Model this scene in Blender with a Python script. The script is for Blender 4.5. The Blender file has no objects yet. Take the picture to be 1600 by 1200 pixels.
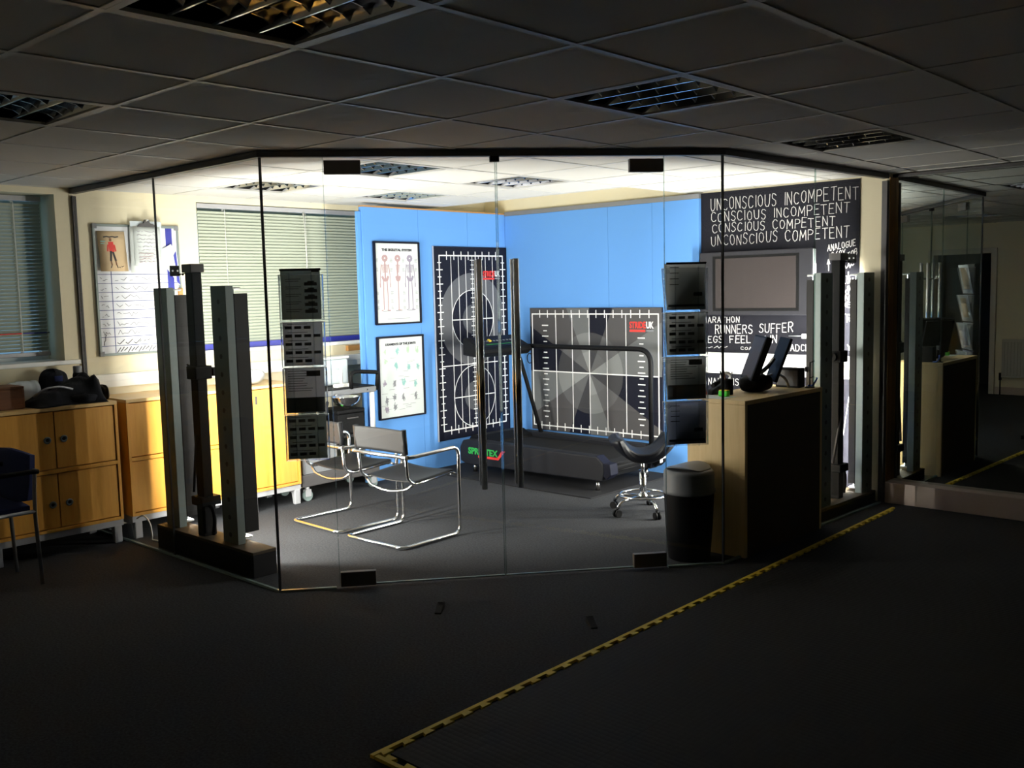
import bpy, bmesh, math, random
from mathutils import Vector, Matrix, Euler

SC = bpy.context.scene
COL = SC.collection
R = math.radians

# ------------------------------------------------------------------ camera
_yaw, _pit, _rol = -0.743083939, -0.098772353, -0.0237178
_f = Vector((math.cos(_pit)*math.sin(_yaw), math.cos(_pit)*math.cos(_yaw), math.sin(_pit)))
_r0 = Vector((math.cos(_yaw), -math.sin(_yaw), 0.0)); _u0 = _r0.cross(_f)
_r = _r0*math.cos(_rol) + _u0*math.sin(_rol)
_u = -_r0*math.sin(_rol) + _u0*math.cos(_rol)
cam_data = bpy.data.cameras.new('camera')
cam_data.sensor_width = 36.0
cam_data.sensor_fit = 'HORIZONTAL'
cam_data.lens = 36.0*1502.87/1600.0
cam_data.clip_start = 0.05
cam = bpy.data.objects.new('camera', cam_data); COL.objects.link(cam)
cam.matrix_world = Matrix(((_r.x, _u.x, -_f.x, 0), (_r.y, _u.y, -_f.y, 0), (_r.z, _u.z, -_f.z, 1.60), (0, 0, 0, 1)))
SC.camera = cam

# ------------------------------------------------------------------ world (dusk outside the windows), exposure
W = bpy.data.worlds.new('dusk_sky'); SC.world = W; W.use_nodes = True
_bg = W.node_tree.nodes['Background']
_bg.inputs[0].default_value = (0.28, 0.55, 0.85, 1); _bg.inputs[1].default_value = 0.55
SC.view_settings.view_transform = 'Standard'
SC.view_settings.look = 'None'
SC.view_settings.exposure = 0.0
SC.view_settings.gamma = 1.0
SC.view_settings.use_curve_mapping = False
LAMP = 350.0            # radiance of the strip lamps inside the light towers
cy = SC.cycles
cy.max_bounces = 14; cy.diffuse_bounces = 5; cy.glossy_bounces = 6
cy.transmission_bounces = 8; cy.transparent_max_bounces = 40
cy.sample_clamp_indirect = 6.0
cy.caustics_reflective = False; cy.caustics_refractive = False
cy.use_denoising = True
cy.use_light_tree = True

# ------------------------------------------------------------------ mesh helper
def lin(r, g, b):
    f = lambda c: (c/255.0/12.92) if c/255.0 <= 0.04045 else ((c/255.0+0.055)/1.055)**2.4
    return (f(r), f(g), f(b), 1.0)

def V(*a): return Vector(a)

class MB:
    def __init__(s): s.v = []; s.f = []; s.flat = set()
    def add(s, vs, fs, flat=True):
        o = len(s.v); s.v += [Vector(p) for p in vs]
        for f in fs:
            if flat: s.flat.add(len(s.f))
            s.f.append([o+i for i in f])
        return s
    def box(s, x0, x1, y0, y1, z0, z1, M=None):
        if x0 > x1: x0, x1 = x1, x0
        if y0 > y1: y0, y1 = y1, y0
        if z0 > z1: z0, z1 = z1, z0
        vs = [V(x0,y0,z0),V(x1,y0,z0),V(x1,y1,z0),V(x0,y1,z0),V(x0,y0,z1),V(x1,y0,z1),V(x1,y1,z1),V(x0,y1,z1)]
        fs = [(0,3,2,1),(4,5,6,7),(0,1,5,4),(1,2,6,5),(2,3,7,6),(3,0,4,7)]
        if M:
            vs = [M @ p for p in vs]
            if M.to_3x3().determinant() < 0: fs = [f[::-1] for f in fs]
        return s.add(vs, fs)
    def prism(s, poly, h0, h1, M=None):
        """poly in (x, y), extruded along z"""
        n = len(poly)
        a = sum(poly[i][0]*poly[(i+1)%n][1]-poly[(i+1)%n][0]*poly[i][1] for i in range(n))
        if a < 0: poly = list(reversed(poly))
        vs = [V(p[0],p[1],h0) for p in poly]+[V(p[0],p[1],h1) for p in poly]
        if M: vs = [M @ p for p in vs]
        fs = [tuple(reversed(range(n))), tuple(range(n, 2*n))]+[(i,(i+1)%n,n+(i+1)%n,n+i) for i in range(n)]
        if M and M.to_3x3().determinant() < 0: fs = [f[::-1] for f in fs]
        return s.add(vs, fs)
    def cyl(s, p0, p1, r0, r1=None, n=16, cap=True):
        p0, p1 = Vector(p0), Vector(p1); r1 = r0 if r1 is None else r1
        d = (p1-p0).normalized(); a = d.orthogonal().normalized(); b = d.cross(a)
        vs = []
        for p, r in ((p0,r0),(p1,r1)):
            for i in range(n):
                t = 2*math.pi*i/n; vs.append(p+a*(r*math.cos(t))+b*(r*math.sin(t)))
        s.add(vs, [(i,(i+1)%n,n+(i+1)%n,n+i) for i in range(n)], flat=False)
        if cap: s.add(vs, [tuple(reversed(range(n))), tuple(range(n,2*n))])
        return s
    def tube(s, pts, r, n=10, closed=False, rad=None):
        pts = [Vector(p) for p in pts]; m = len(pts)
        tan = []
        for i in range(m):
            a = pts[(i-1) % m] if closed or i > 0 else pts[i]
            b = pts[(i+1) % m] if closed or i < m-1 else pts[i]
            tan.append((b-a).normalized())
        nrm = tan[0].orthogonal().normalized(); rings = []; vs = []
        for i in range(m):
            nrm = (nrm - tan[i]*nrm.dot(tan[i])).normalized(); bn = tan[i].cross(nrm)
            rr = rad[i] if rad else r
            for k in range(n):
                t = 2*math.pi*k/n; vs.append(pts[i]+nrm*(rr*math.cos(t))+bn*(rr*math.sin(t)))
        fs = []
        for i in range(m if closed else m-1):
            j = (i+1) % m
            off = 0
            if closed and j == 0:   # align the seam
                best = min(range(n), key=lambda q: (vs[i*n]-vs[q]).length); off = best
            for k in range(n):
                fs.append((i*n+k, i*n+(k+1)%n, j*n+(k+1+off)%n, j*n+(k+off)%n))
        s.add(vs, fs, flat=False)
        if not closed: s.add(vs, [tuple(reversed(range(n))), tuple(range((m-1)*n, m*n))])
        return s
    def lathe(s, prof, c=(0,0,0), n=32, M=None):
        """prof: (r, z) from bottom to top"""
        vs = []
        for r, z in prof:
            for k in range(n):
                t = 2*math.pi*k/n; vs.append(V(c[0]+r*math.cos(t), c[1]+r*math.sin(t), c[2]+z))
        if M: vs = [M @ p for p in vs]
        fs = [(i*n+k, i*n+(k+1)%n, (i+1)*n+(k+1)%n, (i+1)*n+k) for i in range(len(prof)-1) for k in range(n)]
        s.add(vs, fs, flat=False)
        if prof[0][0] > 1e-4: s.add(vs, [tuple(reversed(range(n)))])
        if prof[-1][0] > 1e-4: s.add(vs, [tuple(range((len(prof)-1)*n, len(prof)*n))])
        return s
    def ribbon(s, pts, w, nrm, th=0.0012):
        """a chalk or print stroke: a slim raised bar along a polyline lying on a surface of normal nrm"""
        nrm = Vector(nrm).normalized()
        th0 = th
        for a, b in zip(pts[:-1], pts[1:]):
            s.k = getattr(s, 'k', 0)+1; th = th0*(1+0.13*(s.k % 7))      # no two strokes share a plane
            a, b = Vector(a), Vector(b); d = b-a
            if d.length < 1e-6: continue
            d.normalize(); q = nrm.cross(d)*(w/2); e = d*(w*0.35)
            base = [a-e-q, b+e-q, b+e+q, a-e+q]
            vs = base+[p+nrm*th for p in base]
            s.add(vs, [(0,3,2,1),(4,5,6,7),(0,1,5,4),(1,2,6,5),(2,3,7,6),(3,0,4,7)])
        return s
    def grid(s, fn, nu, nv, th=None):
        """surface fn(u, v) -> point; th: thickness along its normal"""
        P = [[Vector(fn(i/nu, j/nv)) for j in range(nv+1)] for i in range(nu+1)]
        vs = [p for row in P for p in row]; k = nv+1
        fs = [(i*k+j, (i+1)*k+j, (i+1)*k+j+1, i*k+j+1) for i in range(nu) for j in range(nv)]
        if th:
            N = []
            for i in range(nu+1):
                for j in range(nv+1):
                    du = P[min(i+1,nu)][j]-P[max(i-1,0)][j]; dv = P[i][min(j+1,nv)]-P[i][max(j-1,0)]
                    c = du.cross(dv); N.append(c.normalized() if c.length > 1e-9 else V(0,0,1))
            o = len(vs); vs = vs+[p-n*th for p, n in zip(vs, N)]
            fs = fs+[tuple(reversed([o+i for i in f])) for f in fs]
            rim = [(i, 0) for i in range(nu+1)]+[(nu, j) for j in range(1, nv+1)]+[(i, nv) for i in range(nu-1, -1, -1)]+[(0, j) for j in range(nv-1, 0, -1)]
            ids = [i*k+j for i, j in rim]
            s.add(vs, fs, flat=False)
            s.add(vs, [(ids[(q+1) % len(ids)], ids[q], ids[q]+o, ids[(q+1) % len(ids)]+o) for q in range(len(ids))])
            return s
        return s.add(vs, fs, flat=False)
    def ball(s, c, r, n=16, m=10, sq=(1,1,1)):
        prof = [(r*math.sin(math.pi*i/m)+(1e-5 if i in (0,m) else 0), -r*math.cos(math.pi*i/m)) for i in range(m+1)]
        M = Matrix.Translation(Vector(c)) @ Matrix.Diagonal((sq[0],sq[1],sq[2],1))
        return s.lathe(prof, n=n, M=M)
    def build(s, name, mat, parent=None, bevel=0.0, seg=2, world=True, subsurf=0):
        vs = s.v
        if parent is not None and world:
            Mi = chain(parent).inverted(); vs = [Mi @ p for p in vs]
        me = bpy.data.meshes.new(name)
        me.from_pydata([tuple(p) for p in vs], [], s.f)
        me.polygons.foreach_set('use_smooth', [i not in s.flat for i in range(len(s.f))])
        if bevel or any(i not in s.flat for i in range(len(s.f))):
            bm = bmesh.new(); bm.from_mesh(me)
            bmesh.ops.remove_doubles(bm, verts=bm.verts, dist=2e-5)
            bm.to_mesh(me); bm.free()
        me.update()
        o = bpy.data.objects.new(name, me); COL.objects.link(o)
        if mat is not None: me.materials.append(mat)
        if parent is not None: o.parent = parent
        if bevel:
            b = o.modifiers.new('edge', 'BEVEL'); b.width = bevel; b.segments = seg; b.limit_method = 'ANGLE'; b.angle_limit = R(35)
        if subsurf:
            q = o.modifiers.new('sub', 'SUBSURF'); q.levels = subsurf; q.render_levels = subsurf
        return o

def chain(o):
    M = Matrix.LocRotScale(o.location, o.rotation_euler, o.scale)
    return chain(o.parent) @ M if o.parent else M

def tag(o, label, cat, group=None, kind=None):
    o['label'] = label; o['category'] = cat
    if group: o['group'] = group
    if kind: o['kind'] = kind
    return o

def thing(name, label, cat, loc=(0,0,0), rz=0.0, group=None, kind=None):
    o = bpy.data.objects.new(name, None); COL.objects.link(o)
    o.location = loc; o.rotation_euler = (0,0,rz); o.empty_display_size = 0.1
    return tag(o, label, cat, group, kind)

def plabel(o, label): o['label'] = label; return o

def copy_tree(o, parent=None):
    c = o.copy(); COL.objects.link(c); c.parent = parent
    for ch in list(o.children): copy_tree(ch, c)
    return c

def fillet(pts, r, n=6, closed=False):
    """round the corners of a polyline"""
    pts = [Vector(p) for p in pts]; m = len(pts); out = []
    for i, p in enumerate(pts):
        if not closed and i in (0, m-1): out.append(p); continue
        a = pts[(i-1) % m]-p; b = pts[(i+1) % m]-p
        rr = min(r, a.length*0.48, b.length*0.48)
        A = p+a.normalized()*rr; B = p+b.normalized()*rr
        for k in range(n+1):
            t = k/n; out.append(A*(1-t)**2+p*(2*t*(1-t))+B*t*t)
    return out

# ------------------------------------------------------------------ materials
def nodes(name):
    m = bpy.data.materials.new(name); m.use_nodes = True
    nt = m.node_tree; return m, nt, nt.nodes['Principled BSDF']

def pbr(name, col, rough=0.5, metal=0.0, var=0.0, scale=40.0, bump=0.0, bscale=None, spec=0.5, coat=0.0, stretch=None, col2=None):
    m, nt, b = nodes(name)
    b.inputs['Roughness'].default_value = rough; b.inputs['Metallic'].default_value = metal
    b.inputs['Specular IOR Level'].default_value = spec; b.inputs['Coat Weight'].default_value = coat
    tc = nt.nodes.new('ShaderNodeTexCoord'); mp = nt.nodes.new('ShaderNodeMapping')
    nt.links.new(tc.outputs['Object'], mp.inputs[0])
    if stretch: mp.inputs['Scale'].default_value = stretch
    nz = nt.nodes.new('ShaderNodeTexNoise'); nz.inputs['Scale'].default_value = scale; nz.inputs['Detail'].default_value = 5
    nt.links.new(mp.outputs[0], nz.inputs['Vector'])
    mx = nt.nodes.new('ShaderNodeMix'); mx.data_type = 'RGBA'
    c = Vector(col[:3])
    lo = tuple(c*(1-var))+(1,) if col2 is None else col
    hi = tuple(c*(1+var))+(1,) if col2 is None else col2
    mx.inputs['A'].default_value = lo; mx.inputs['B'].default_value = hi
    nt.links.new(nz.outputs['Fac'], mx.inputs['Factor'])
    nt.links.new(mx.outputs['Result'], b.inputs['Base Color'])
    if bump:
        n2 = nt.nodes.new('ShaderNodeTexNoise'); n2.inputs['Scale'].default_value = bscale or scale; n2.inputs['Detail'].default_value = 4
        nt.links.new(mp.outputs[0], n2.inputs['Vector'])
        bp = nt.nodes.new('ShaderNodeBump'); bp.inputs['Strength'].default_value = bump; bp.inputs['Distance'].default_value = 0.004
        nt.links.new(n2.outputs['Fac'], bp.inputs['Height']); nt.links.new(bp.outputs[0], b.inputs['Normal'])
    return m

def glass_mat(name, tint, refl=1.0, rough=0.0):
    """clear sheet: transparent with a Fresnel sheen"""
    m = bpy.data.materials.new(name); m.use_nodes = True; nt = m.node_tree; nt.nodes.clear()
    o = nt.nodes.new('ShaderNodeOutputMaterial'); t = nt.nodes.new('ShaderNodeBsdfTransparent'); t.inputs[0].default_value = tint
    g = nt.nodes.new('ShaderNodeBsdfGlossy'); g.inputs['Roughness'].default_value = rough
    mu = nt.nodes.new('ShaderNodeMath'); mu.operation = 'MULTIPLY'; mu.inputs[1].default_value = refl
    mx = nt.nodes.new('ShaderNodeMixShader')
    ge = nt.nodes.new('ShaderNodeNewGeometry'); dp = nt.nodes.new('ShaderNodeVectorMath'); dp.operation = 'DOT_PRODUCT'   # a thin sheet: the same sheen from both sides
    nt.links.new(ge.outputs['Incoming'], dp.inputs[0]); nt.links.new(ge.outputs['Normal'], dp.inputs[1])
    def mth(op, a, b=None):
        n = nt.nodes.new('ShaderNodeMath'); n.operation = op
        for i, q in enumerate((a, b)):
            if q is None: continue
            if isinstance(q, float): n.inputs[i].default_value = q
            else: nt.links.new(q, n.inputs[i])
        return n
    fr = mth('ADD', mth('MULTIPLY', mth('POWER', mth('SUBTRACT', 1.0, mth('ABSOLUTE', dp.outputs['Value']).outputs[0]).outputs[0], 5.0).outputs[0], 0.96).outputs[0], 0.04)
    nt.links.new(fr.outputs[0], mu.inputs[0]); nt.links.new(mu.outputs[0], mx.inputs[0])
    nt.links.new(t.outputs[0], mx.inputs[1]); nt.links.new(g.outputs[0], mx.inputs[2]); nt.links.new(mx.outputs[0], o.inputs[0])
    return m

def wood(name, c1, c2, rough=0.45, axis='Y', sc=9.0):
    m, nt, b = nodes(name)
    tc = nt.nodes.new('ShaderNodeTexCoord'); mp = nt.nodes.new('ShaderNodeMapping')
    mp.inputs['Scale'].default_value = {'X': (0.6, 7, 7), 'Y': (7, 0.6, 7), 'Z': (7, 7, 0.6)}[axis]
    nt.links.new(tc.outputs['Object'], mp.inputs[0])
    nz = nt.nodes.new('ShaderNodeTexNoise'); nz.inputs['Scale'].default_value = sc; nz.inputs['Detail'].default_value = 8; nz.inputs['Roughness'].default_value = 0.6
    n2 = nt.nodes.new('ShaderNodeTexNoise'); n2.inputs['Scale'].default_value = 1.1
    nt.links.new(mp.outputs[0], nz.inputs['Vector']); nt.links.new(mp.outputs[0], n2.inputs['Vector'])
    ad = nt.nodes.new('ShaderNodeMath'); ad.operation = 'MULTIPLY_ADD'; ad.inputs[1].default_value = 0.6
    nt.links.new(nz.outputs['Fac'], ad.inputs[0])
    m2 = nt.nodes.new('ShaderNodeMath'); m2.operation = 'MULTIPLY'; m2.inputs[1].default_value = 0.4
    nt.links.new(n2.outputs['Fac'], m2.inputs[0]); nt.links.new(m2.outputs[0], ad.inputs[2])
    rp = nt.nodes.new('ShaderNodeValToRGB'); rp.color_ramp.elements[0].color = c1; rp.color_ramp.elements[1].color = c2
    rp.color_ramp.elements[0].position = 0.3; rp.color_ramp.elements[1].position = 0.72
    nt.links.new(ad.outputs[0], rp.inputs[0]); nt.links.new(rp.outputs[0], b.inputs['Base Color'])
    b.inputs['Roughness'].default_value = rough
    return m

def emit(name, col, s):
    m = bpy.data.materials.new(name); m.use_nodes = True; nt = m.node_tree; nt.nodes.clear()
    o = nt.nodes.new('ShaderNodeOutputMaterial'); e = nt.nodes.new('ShaderNodeEmission')
    e.inputs[0].default_value = col; e.inputs[1].default_value = s; nt.links.new(e.outputs[0], o.inputs[0])
    return m

M = {}
M['carpet'] = pbr('carpet_charcoal', lin(60,61,64), 0.95, var=0.8, scale=85, bump=0.9, bscale=300, spec=0.1)
M['wall'] = pbr('cream_paint', lin(229,219,190), 0.75, var=0.03, scale=30, bump=0.08, bscale=300, spec=0.25)
M['ceil'] = pbr('ceiling_tile', lin(205,203,199), 0.9, var=0.06, scale=260, bump=0.3, bscale=260, spec=0.15)
M['grid'] = pbr('ceiling_grid_white', lin(196,194,190), 0.45, var=0.03)
M['glass'] = glass_mat('clear_glass', (0.955, 0.975, 0.965, 1), 0.4)
M['acrylic'] = glass_mat('acrylic', (0.93, 0.94, 0.95, 1), 1.4, 0.03)
M['clearedge'] = glass_mat('clear_edge', (0.70, 0.78, 0.76, 1), 1.2, 0.1)
M['acrylicedge'] = pbr('acrylic_edge', lin(206,212,220), 0.2, spec=0.8)
M['glassedge'] = pbr('glass_edge', lin(150,170,165), 0.15, spec=0.8)
M['darkmetal'] = pbr('dark_metal', lin(72,69,70), 0.5, 0.0, var=0.1, scale=60)
M['blackjoint'] = pbr('black_joint', lin(22,24,28), 0.35, spec=0.6)
M['patch'] = pbr('patch_fitting', lin(96,88,84), 0.5, 0.0, var=0.12, scale=25)
M['chrome'] = pbr('chrome', lin(225,226,228), 0.13, 1.0, var=0.02)
M['louvre'] = pbr('louvre_mirror', lin(200,202,206), 0.10, 1.0, var=0.02)
M['shade'] = pbr('tower_shade', lin(38,36,36), 0.5, var=0.1, scale=40, spec=0.3)
M['steel'] = pbr('brushed_steel', lin(190,188,186), 0.22, 1.0, var=0.05, scale=30)
M['alu'] = pbr('aluminium', lin(128,138,136), 0.45, 0.35, var=0.06, scale=50)
M['blue'] = pbr('blue_board', lin(98,154,222), 0.8, var=0.04, scale=200, bump=0.15, bscale=400, spec=0.2)
M['birch'] = wood('birch_cabinet', lin(204,140,50), lin(226,166,70), 0.4, 'Z')
M['birchtop'] = wood('birch_top', lin(216,176,112), lin(232,196,136), 0.35, 'Y')
M['oak'] = wood('oak_desk', lin(210,178,122), lin(226,198,146), 0.45, 'Z')
M['woodedge'] = wood('wood_edge', lin(170,120,64), lin(196,146,86), 0.5, 'Y')
M['oldwood'] = wood('old_wood', lin(96,58,34), lin(140,92,58), 0.6, 'Y')
M['black'] = pbr('black_plastic', lin(14,14,16), 0.55, spec=0.14, var=0.1)
M['rubber'] = pbr('black_rubber', lin(30,30,33), 0.75, var=0.15, scale=120, bump=0.2, bscale=200, spec=0.25)
M['treadside'] = pbr('treadmill_shell', lin(22,23,29), 0.55, spec=0.25, var=0.08, scale=60)
M['belt'] = pbr('treadmill_belt', lin(20,20,22), 0.8, spec=0.2, var=0.12, scale=90, bump=0.2, bscale=250)
M['leather'] = pbr('black_leather', lin(17,17,19), 0.5, spec=0.3, var=0.1, scale=120, bump=0.15, bscale=260)
M['saddle'] = pbr('dark_vinyl', lin(16,18,26), 0.45, spec=0.35, var=0.05)
M['white'] = pbr('white_plastic', lin(236,236,232), 0.4, var=0.02)
M['paper'] = pbr('white_paper', lin(214,220,218), 0.7, var=0.03, scale=8)
M['cream_paper'] = pbr('tan_paper', lin(214,188,150), 0.7, var=0.06, scale=12)
M['board'] = pbr('whiteboard', lin(232,234,240), 0.25, var=0.02)
M['chalkboard'] = pbr('blackboard_paint', lin(30,30,37), 0.85, spec=0.15, var=0.2, scale=5, bump=0.05)
M['chalk'] = pbr('chalk', lin(196,194,192), 0.95, var=0.15, scale=150)
M['grey'] = pbr('mid_grey_plastic', lin(120,122,126), 0.5, var=0.05)
M['lightgrey'] = pbr('light_grey_metal', lin(176,176,180), 0.4, 0.3, var=0.05)
M['slat'] = pbr('blind_slat', lin(170,176,160), 0.5, var=0.03)
M['bluerail'] = pbr('blue_rail', lin(46,52,150), 0.5)
M['red'] = pbr('red_print', lin(214,52,46), 0.6)
M['green'] = pbr('green_print', lin(40,160,70), 0.6)
M['limegreen'] = pbr('bright_green', lin(70,225,60), 0.5)
M['navy'] = pbr('navy_print', lin(12,15,32), 0.6, spec=0.2, var=0.05)
M['whiteprint'] = pbr('white_print', lin(235,235,235), 0.6)
M['ink'] = pbr('dark_ink', lin(44,42,48), 0.7)
M['blueink'] = pbr('blue_ink', lin(60,72,130), 0.7)
M['greyink'] = pbr('grey_ink', lin(130,132,138), 0.7)
M['pinkink'] = pbr('pink_ink', lin(176,146,148), 0.7)
M['mauveink'] = pbr('mauve_ink', lin(150,140,158), 0.7)
M['tealink'] = pbr('teal_ink', lin(140,190,186), 0.7)
M['leafink'] = pbr('pale_green_ink', lin(178,204,176), 0.7)
M['fabric'] = pbr('navy_fabric', lin(50,58,98), 0.9, var=0.2, scale=300, bump=0.3, spec=0.15)
M['blackcloth'] = pbr('black_cloth', lin(26,27,32), 0.85, var=0.2, scale=150, bump=0.3, spec=0.15)
M['clearplastic'] = pbr('milky_plastic', lin(196,206,212), 0.25, var=0.05)
M['teal'] = pbr('teal_cap', lin(40,140,170), 0.4)
M['blind_cord'] = pbr('cord_white', lin(210,210,205), 0.7)
M['matt'] = pbr('rubber_tile', lin(44,43,44), 0.8, var=0.2, scale=30, bump=0.25, bscale=160, spec=0.2)
M['yellow'] = pbr('yellow_rubber', lin(222,192,48), 0.7, var=0.06, scale=60)
M['skirt'] = pbr('skirting_paint', lin(190,172,160), 0.55, var=0.04)
M['brass'] = pbr('brown_edge', lin(150,104,48), 0.4, 0.5)
M['lamp'] = emit('lamp_tube', (1.0, 0.955, 0.88, 1), LAMP)
M['screen'] = pbr('tv_screen', lin(52,46,46), 0.5, var=0.1, scale=6, spec=0.2)
M['tvframe'] = pbr('tv_bezel', lin(40,40,46), 0.55, spec=0.25, var=0.06)
M['mirror'] = pbr('mirror_silver', lin(214,222,216), 0.0, 1.0)
M['tyre'] = pbr('castor_tyre', lin(120,136,134), 0.5)
M['cable'] = pbr('blue_cable', lin(52,100,220), 0.5)
M['dark_brown'] = pbr('dark_board', lin(70,58,40), 0.7, var=0.2, scale=20)
M['greybag'] = pbr('grey_plastic_bag', lin(190,194,198), 0.35, var=0.25, scale=25, bump=0.5, bscale=40)
M['radiator'] = pbr('radiator_white', lin(190,184,172), 0.5)
M['dooredge'] = pbr('door_frame_paint', lin(200,192,178), 0.5)
M['void_shade'] = pbr('corridor_shade', lin(40,42,44), 0.9)  # gloom behind the doorway painted into the corridor walls
M['teal_sheet'] = pbr('teal_sheet', lin(60,92,104), 0.6, var=0.2, scale=10)
# ------------------------------------------------------------------ room shell
CH = 2.337               # ceiling height
XW = -6.60               # window wall
YA = 6.85                # chart / chalk wall
X1, Y0 = 3.2, -0.30      # the far ends of the dark hall

def struct(name, mb, mat, label, cat, bevel=0.0, parent=None):
    o = mb.build(name, mat, parent, bevel)
    if parent is None: tag(o, label, cat, kind='structure')
    return o

struct('floor', MB().box(XW-0.3, X1, Y0-1.4, YA+0.2, -0.06, 0), M['carpet'], 'charcoal carpet floor running through the hall and the glass room', 'floor')

# window wall with two openings (W1 beside the glass, W2 inside it)
WIN = [(1.20, 2.735, 1.19, 2.295), (3.765, 5.75, 1.19, 2.295)]
wb = MB(); T = 0.32
ys = [Y0-0.2, WIN[0][0], WIN[0][1], WIN[1][0], WIN[1][1], YA+0.2]
wb.box(XW-T, XW, ys[0], ys[1], 0, 2.95); wb.box(XW-T, XW, ys[2], ys[3], 0, 2.95); wb.box(XW-T, XW, ys[4], ys[5], 0, 2.95)
for a, b, z0, z1 in WIN:
    wb.box(XW-T, XW, a, b, 0, z0); wb.box(XW-T, XW, a, b, z1, 2.95)
struct('wall_left', wb, M['wall'], 'cream window wall behind the birch cabinets', 'wall')
struct('wall_back', MB().box(XW-0.3, -2.655, YA, YA+0.25, 0, 2.95).box(-2.655, X1+0.2, YA+0.09, YA+0.25, 0, 2.95), M['wall'], 'cream wall that carries the blue boards and the blackboard', 'wall')
wf = MB(); wf.box(XW-0.3, -5.10, Y0-0.15, Y0, 0, 2.95).box(-4.32, X1+0.2, Y0-0.15, Y0, 0, 2.95).box(-5.10, -4.32, Y0-0.15, Y0, 1.93, 2.95)
struct('wall_front', wf, M['wall'], 'cream far wall of the hall, seen only in the mirror', 'wall')
struct('wall_right', MB().box(X1, X1+0.2, Y0-0.2, YA+0.2, 0, 2.95), M['wall'], 'cream end wall of the dark hall out of the picture', 'wall')
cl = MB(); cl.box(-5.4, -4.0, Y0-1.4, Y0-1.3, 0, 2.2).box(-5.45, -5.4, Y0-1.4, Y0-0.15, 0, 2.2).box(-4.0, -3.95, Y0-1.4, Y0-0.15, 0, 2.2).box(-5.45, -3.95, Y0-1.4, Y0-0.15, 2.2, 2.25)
struct('wall_corridor', cl, M['void_shade'], 'corridor walls behind the open doorway in the mirror, shade put into their colour', 'wall')
df = MB(); df.box(-4.32, -4.25, Y0, Y0+0.03, 0, 2.0).box(-5.17, -5.10, Y0, Y0+0.03, 0, 2.0).box(-5.10, -4.32, Y0, Y0+0.03, 1.93, 2.0)
struct('door_3', df, M['dooredge'], 'pale door frame round the dark doorway seen in the mirror', 'door frame', 0.004)
struct('baseboard_front', MB().box(-4.24, X1, Y0, Y0+0.02, 0, 0.1), M['skirt'], 'skirting board of the far wall seen in the mirror', 'baseboard')

rad = thing('radiator', 'white panel radiator beside the doorway in the mirror', 'radiator', (-3.8, Y0, 0.18))
q = MB(); q.box(-4.14, -3.46, Y0+0.03, Y0+0.09, 0.24, 0.76)
for i in range(16): q.box(-4.12+i*0.041, -4.10+i*0.041, Y0+0.09, Y0+0.098, 0.27, 0.73)
q.build('panel', M['radiator'], rad, 0.004)
MB().tube(fillet([(-4.16, Y0+0.06, 0.0), (-4.16, Y0+0.06, 0.28), (-4.13, Y0+0.06, 0.28)], 0.02), 0.009).build('pipe', M['steel'], rad)
MB().cyl((-4.16, Y0+0.06, 0.2), (-4.16, Y0+0.06, 0.3), 0.018).build('valve', M['black'], rad)

# ------------------------------------------------------------------ ceiling tiles on a 600 mm grid
GX, GY = -1.888, 2.384
LIGHTS = [(-2.488, 1.184), (-2.488, 2.984), (-2.488, 4.784), (-4.288, 1.184), (-6.088, 3.584), (-4.888, 3.584), (-6.088, 4.784), (-4.888, 4.784)]
holes = {(round((x-GX)/0.6), round((y-GY)/0.6)) for x, y in LIGHTS}
ct = MB(); g = 0.010
for i in range(-9, 9):
    for j in range(-6, 9):
        if (i, j) in holes: continue
        x0, y0 = GX+i*0.6, GY+j*0.6; x1, y1 = x0+0.6, y0+0.6
        a, b, c, d = max(x0, XW), min(x1, X1), max(y0, Y0), min(y1, YA if x0 < -2.7 else YA+0.085)
        if b-a < 0.02 or d-c < 0.02: continue
        if b <= -4.28 and c >= 5.98: continue          # raised recess above the treadmill
        ct.box(a+g, b-g, c+g, d-g, CH+0.004, CH+0.02)
ceil = struct('ceiling', ct, M['ceil'], 'suspended ceiling of square mineral tiles over hall and glass room', 'ceiling')
gr = MB(); w = 0.012
for i in range(-8, 9):
    x = GX+i*0.6
    if x <= XW or x >= X1: continue
    gr.box(x-w, x+w, Y0, 5.984 if x < -4.3 else YA, CH, CH+0.012)
for j in range(-5, 8):
    y = GY+j*0.6
    if y <= Y0 or y >= YA: continue
    gr.box(-4.288 if y > 6.0 else XW, X1, y-w, y+w, CH+0.0005, CH+0.0125)
gr.box(XW, XW+0.02, Y0, 5.98, CH, CH+0.012).box(-4.288, X1, YA-0.02, YA, CH, CH+0.012)
struct('ceiling_grid', gr, M['grid'], '', '', parent=ceil)
rc = MB(); rc.box(XW, -4.276, 5.972, YA, 2.80, 2.86).box(XW, -4.29, 5.955, 5.972, CH+0.012, 2.8).box(-4.276, -4.262, 5.972, YA, CH+0.012, 2.8)
struct('ceiling_recess', rc, M['wall'], 'raised cream recess in the ceiling above the treadmill', 'ceiling')
struct('ceiling_slab', MB().box(XW-0.3, X1+0.2, Y0-0.2, YA+0.2, 2.95, 3.0), M['wall'], 'slab over the suspended ceiling', 'ceiling')

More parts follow.
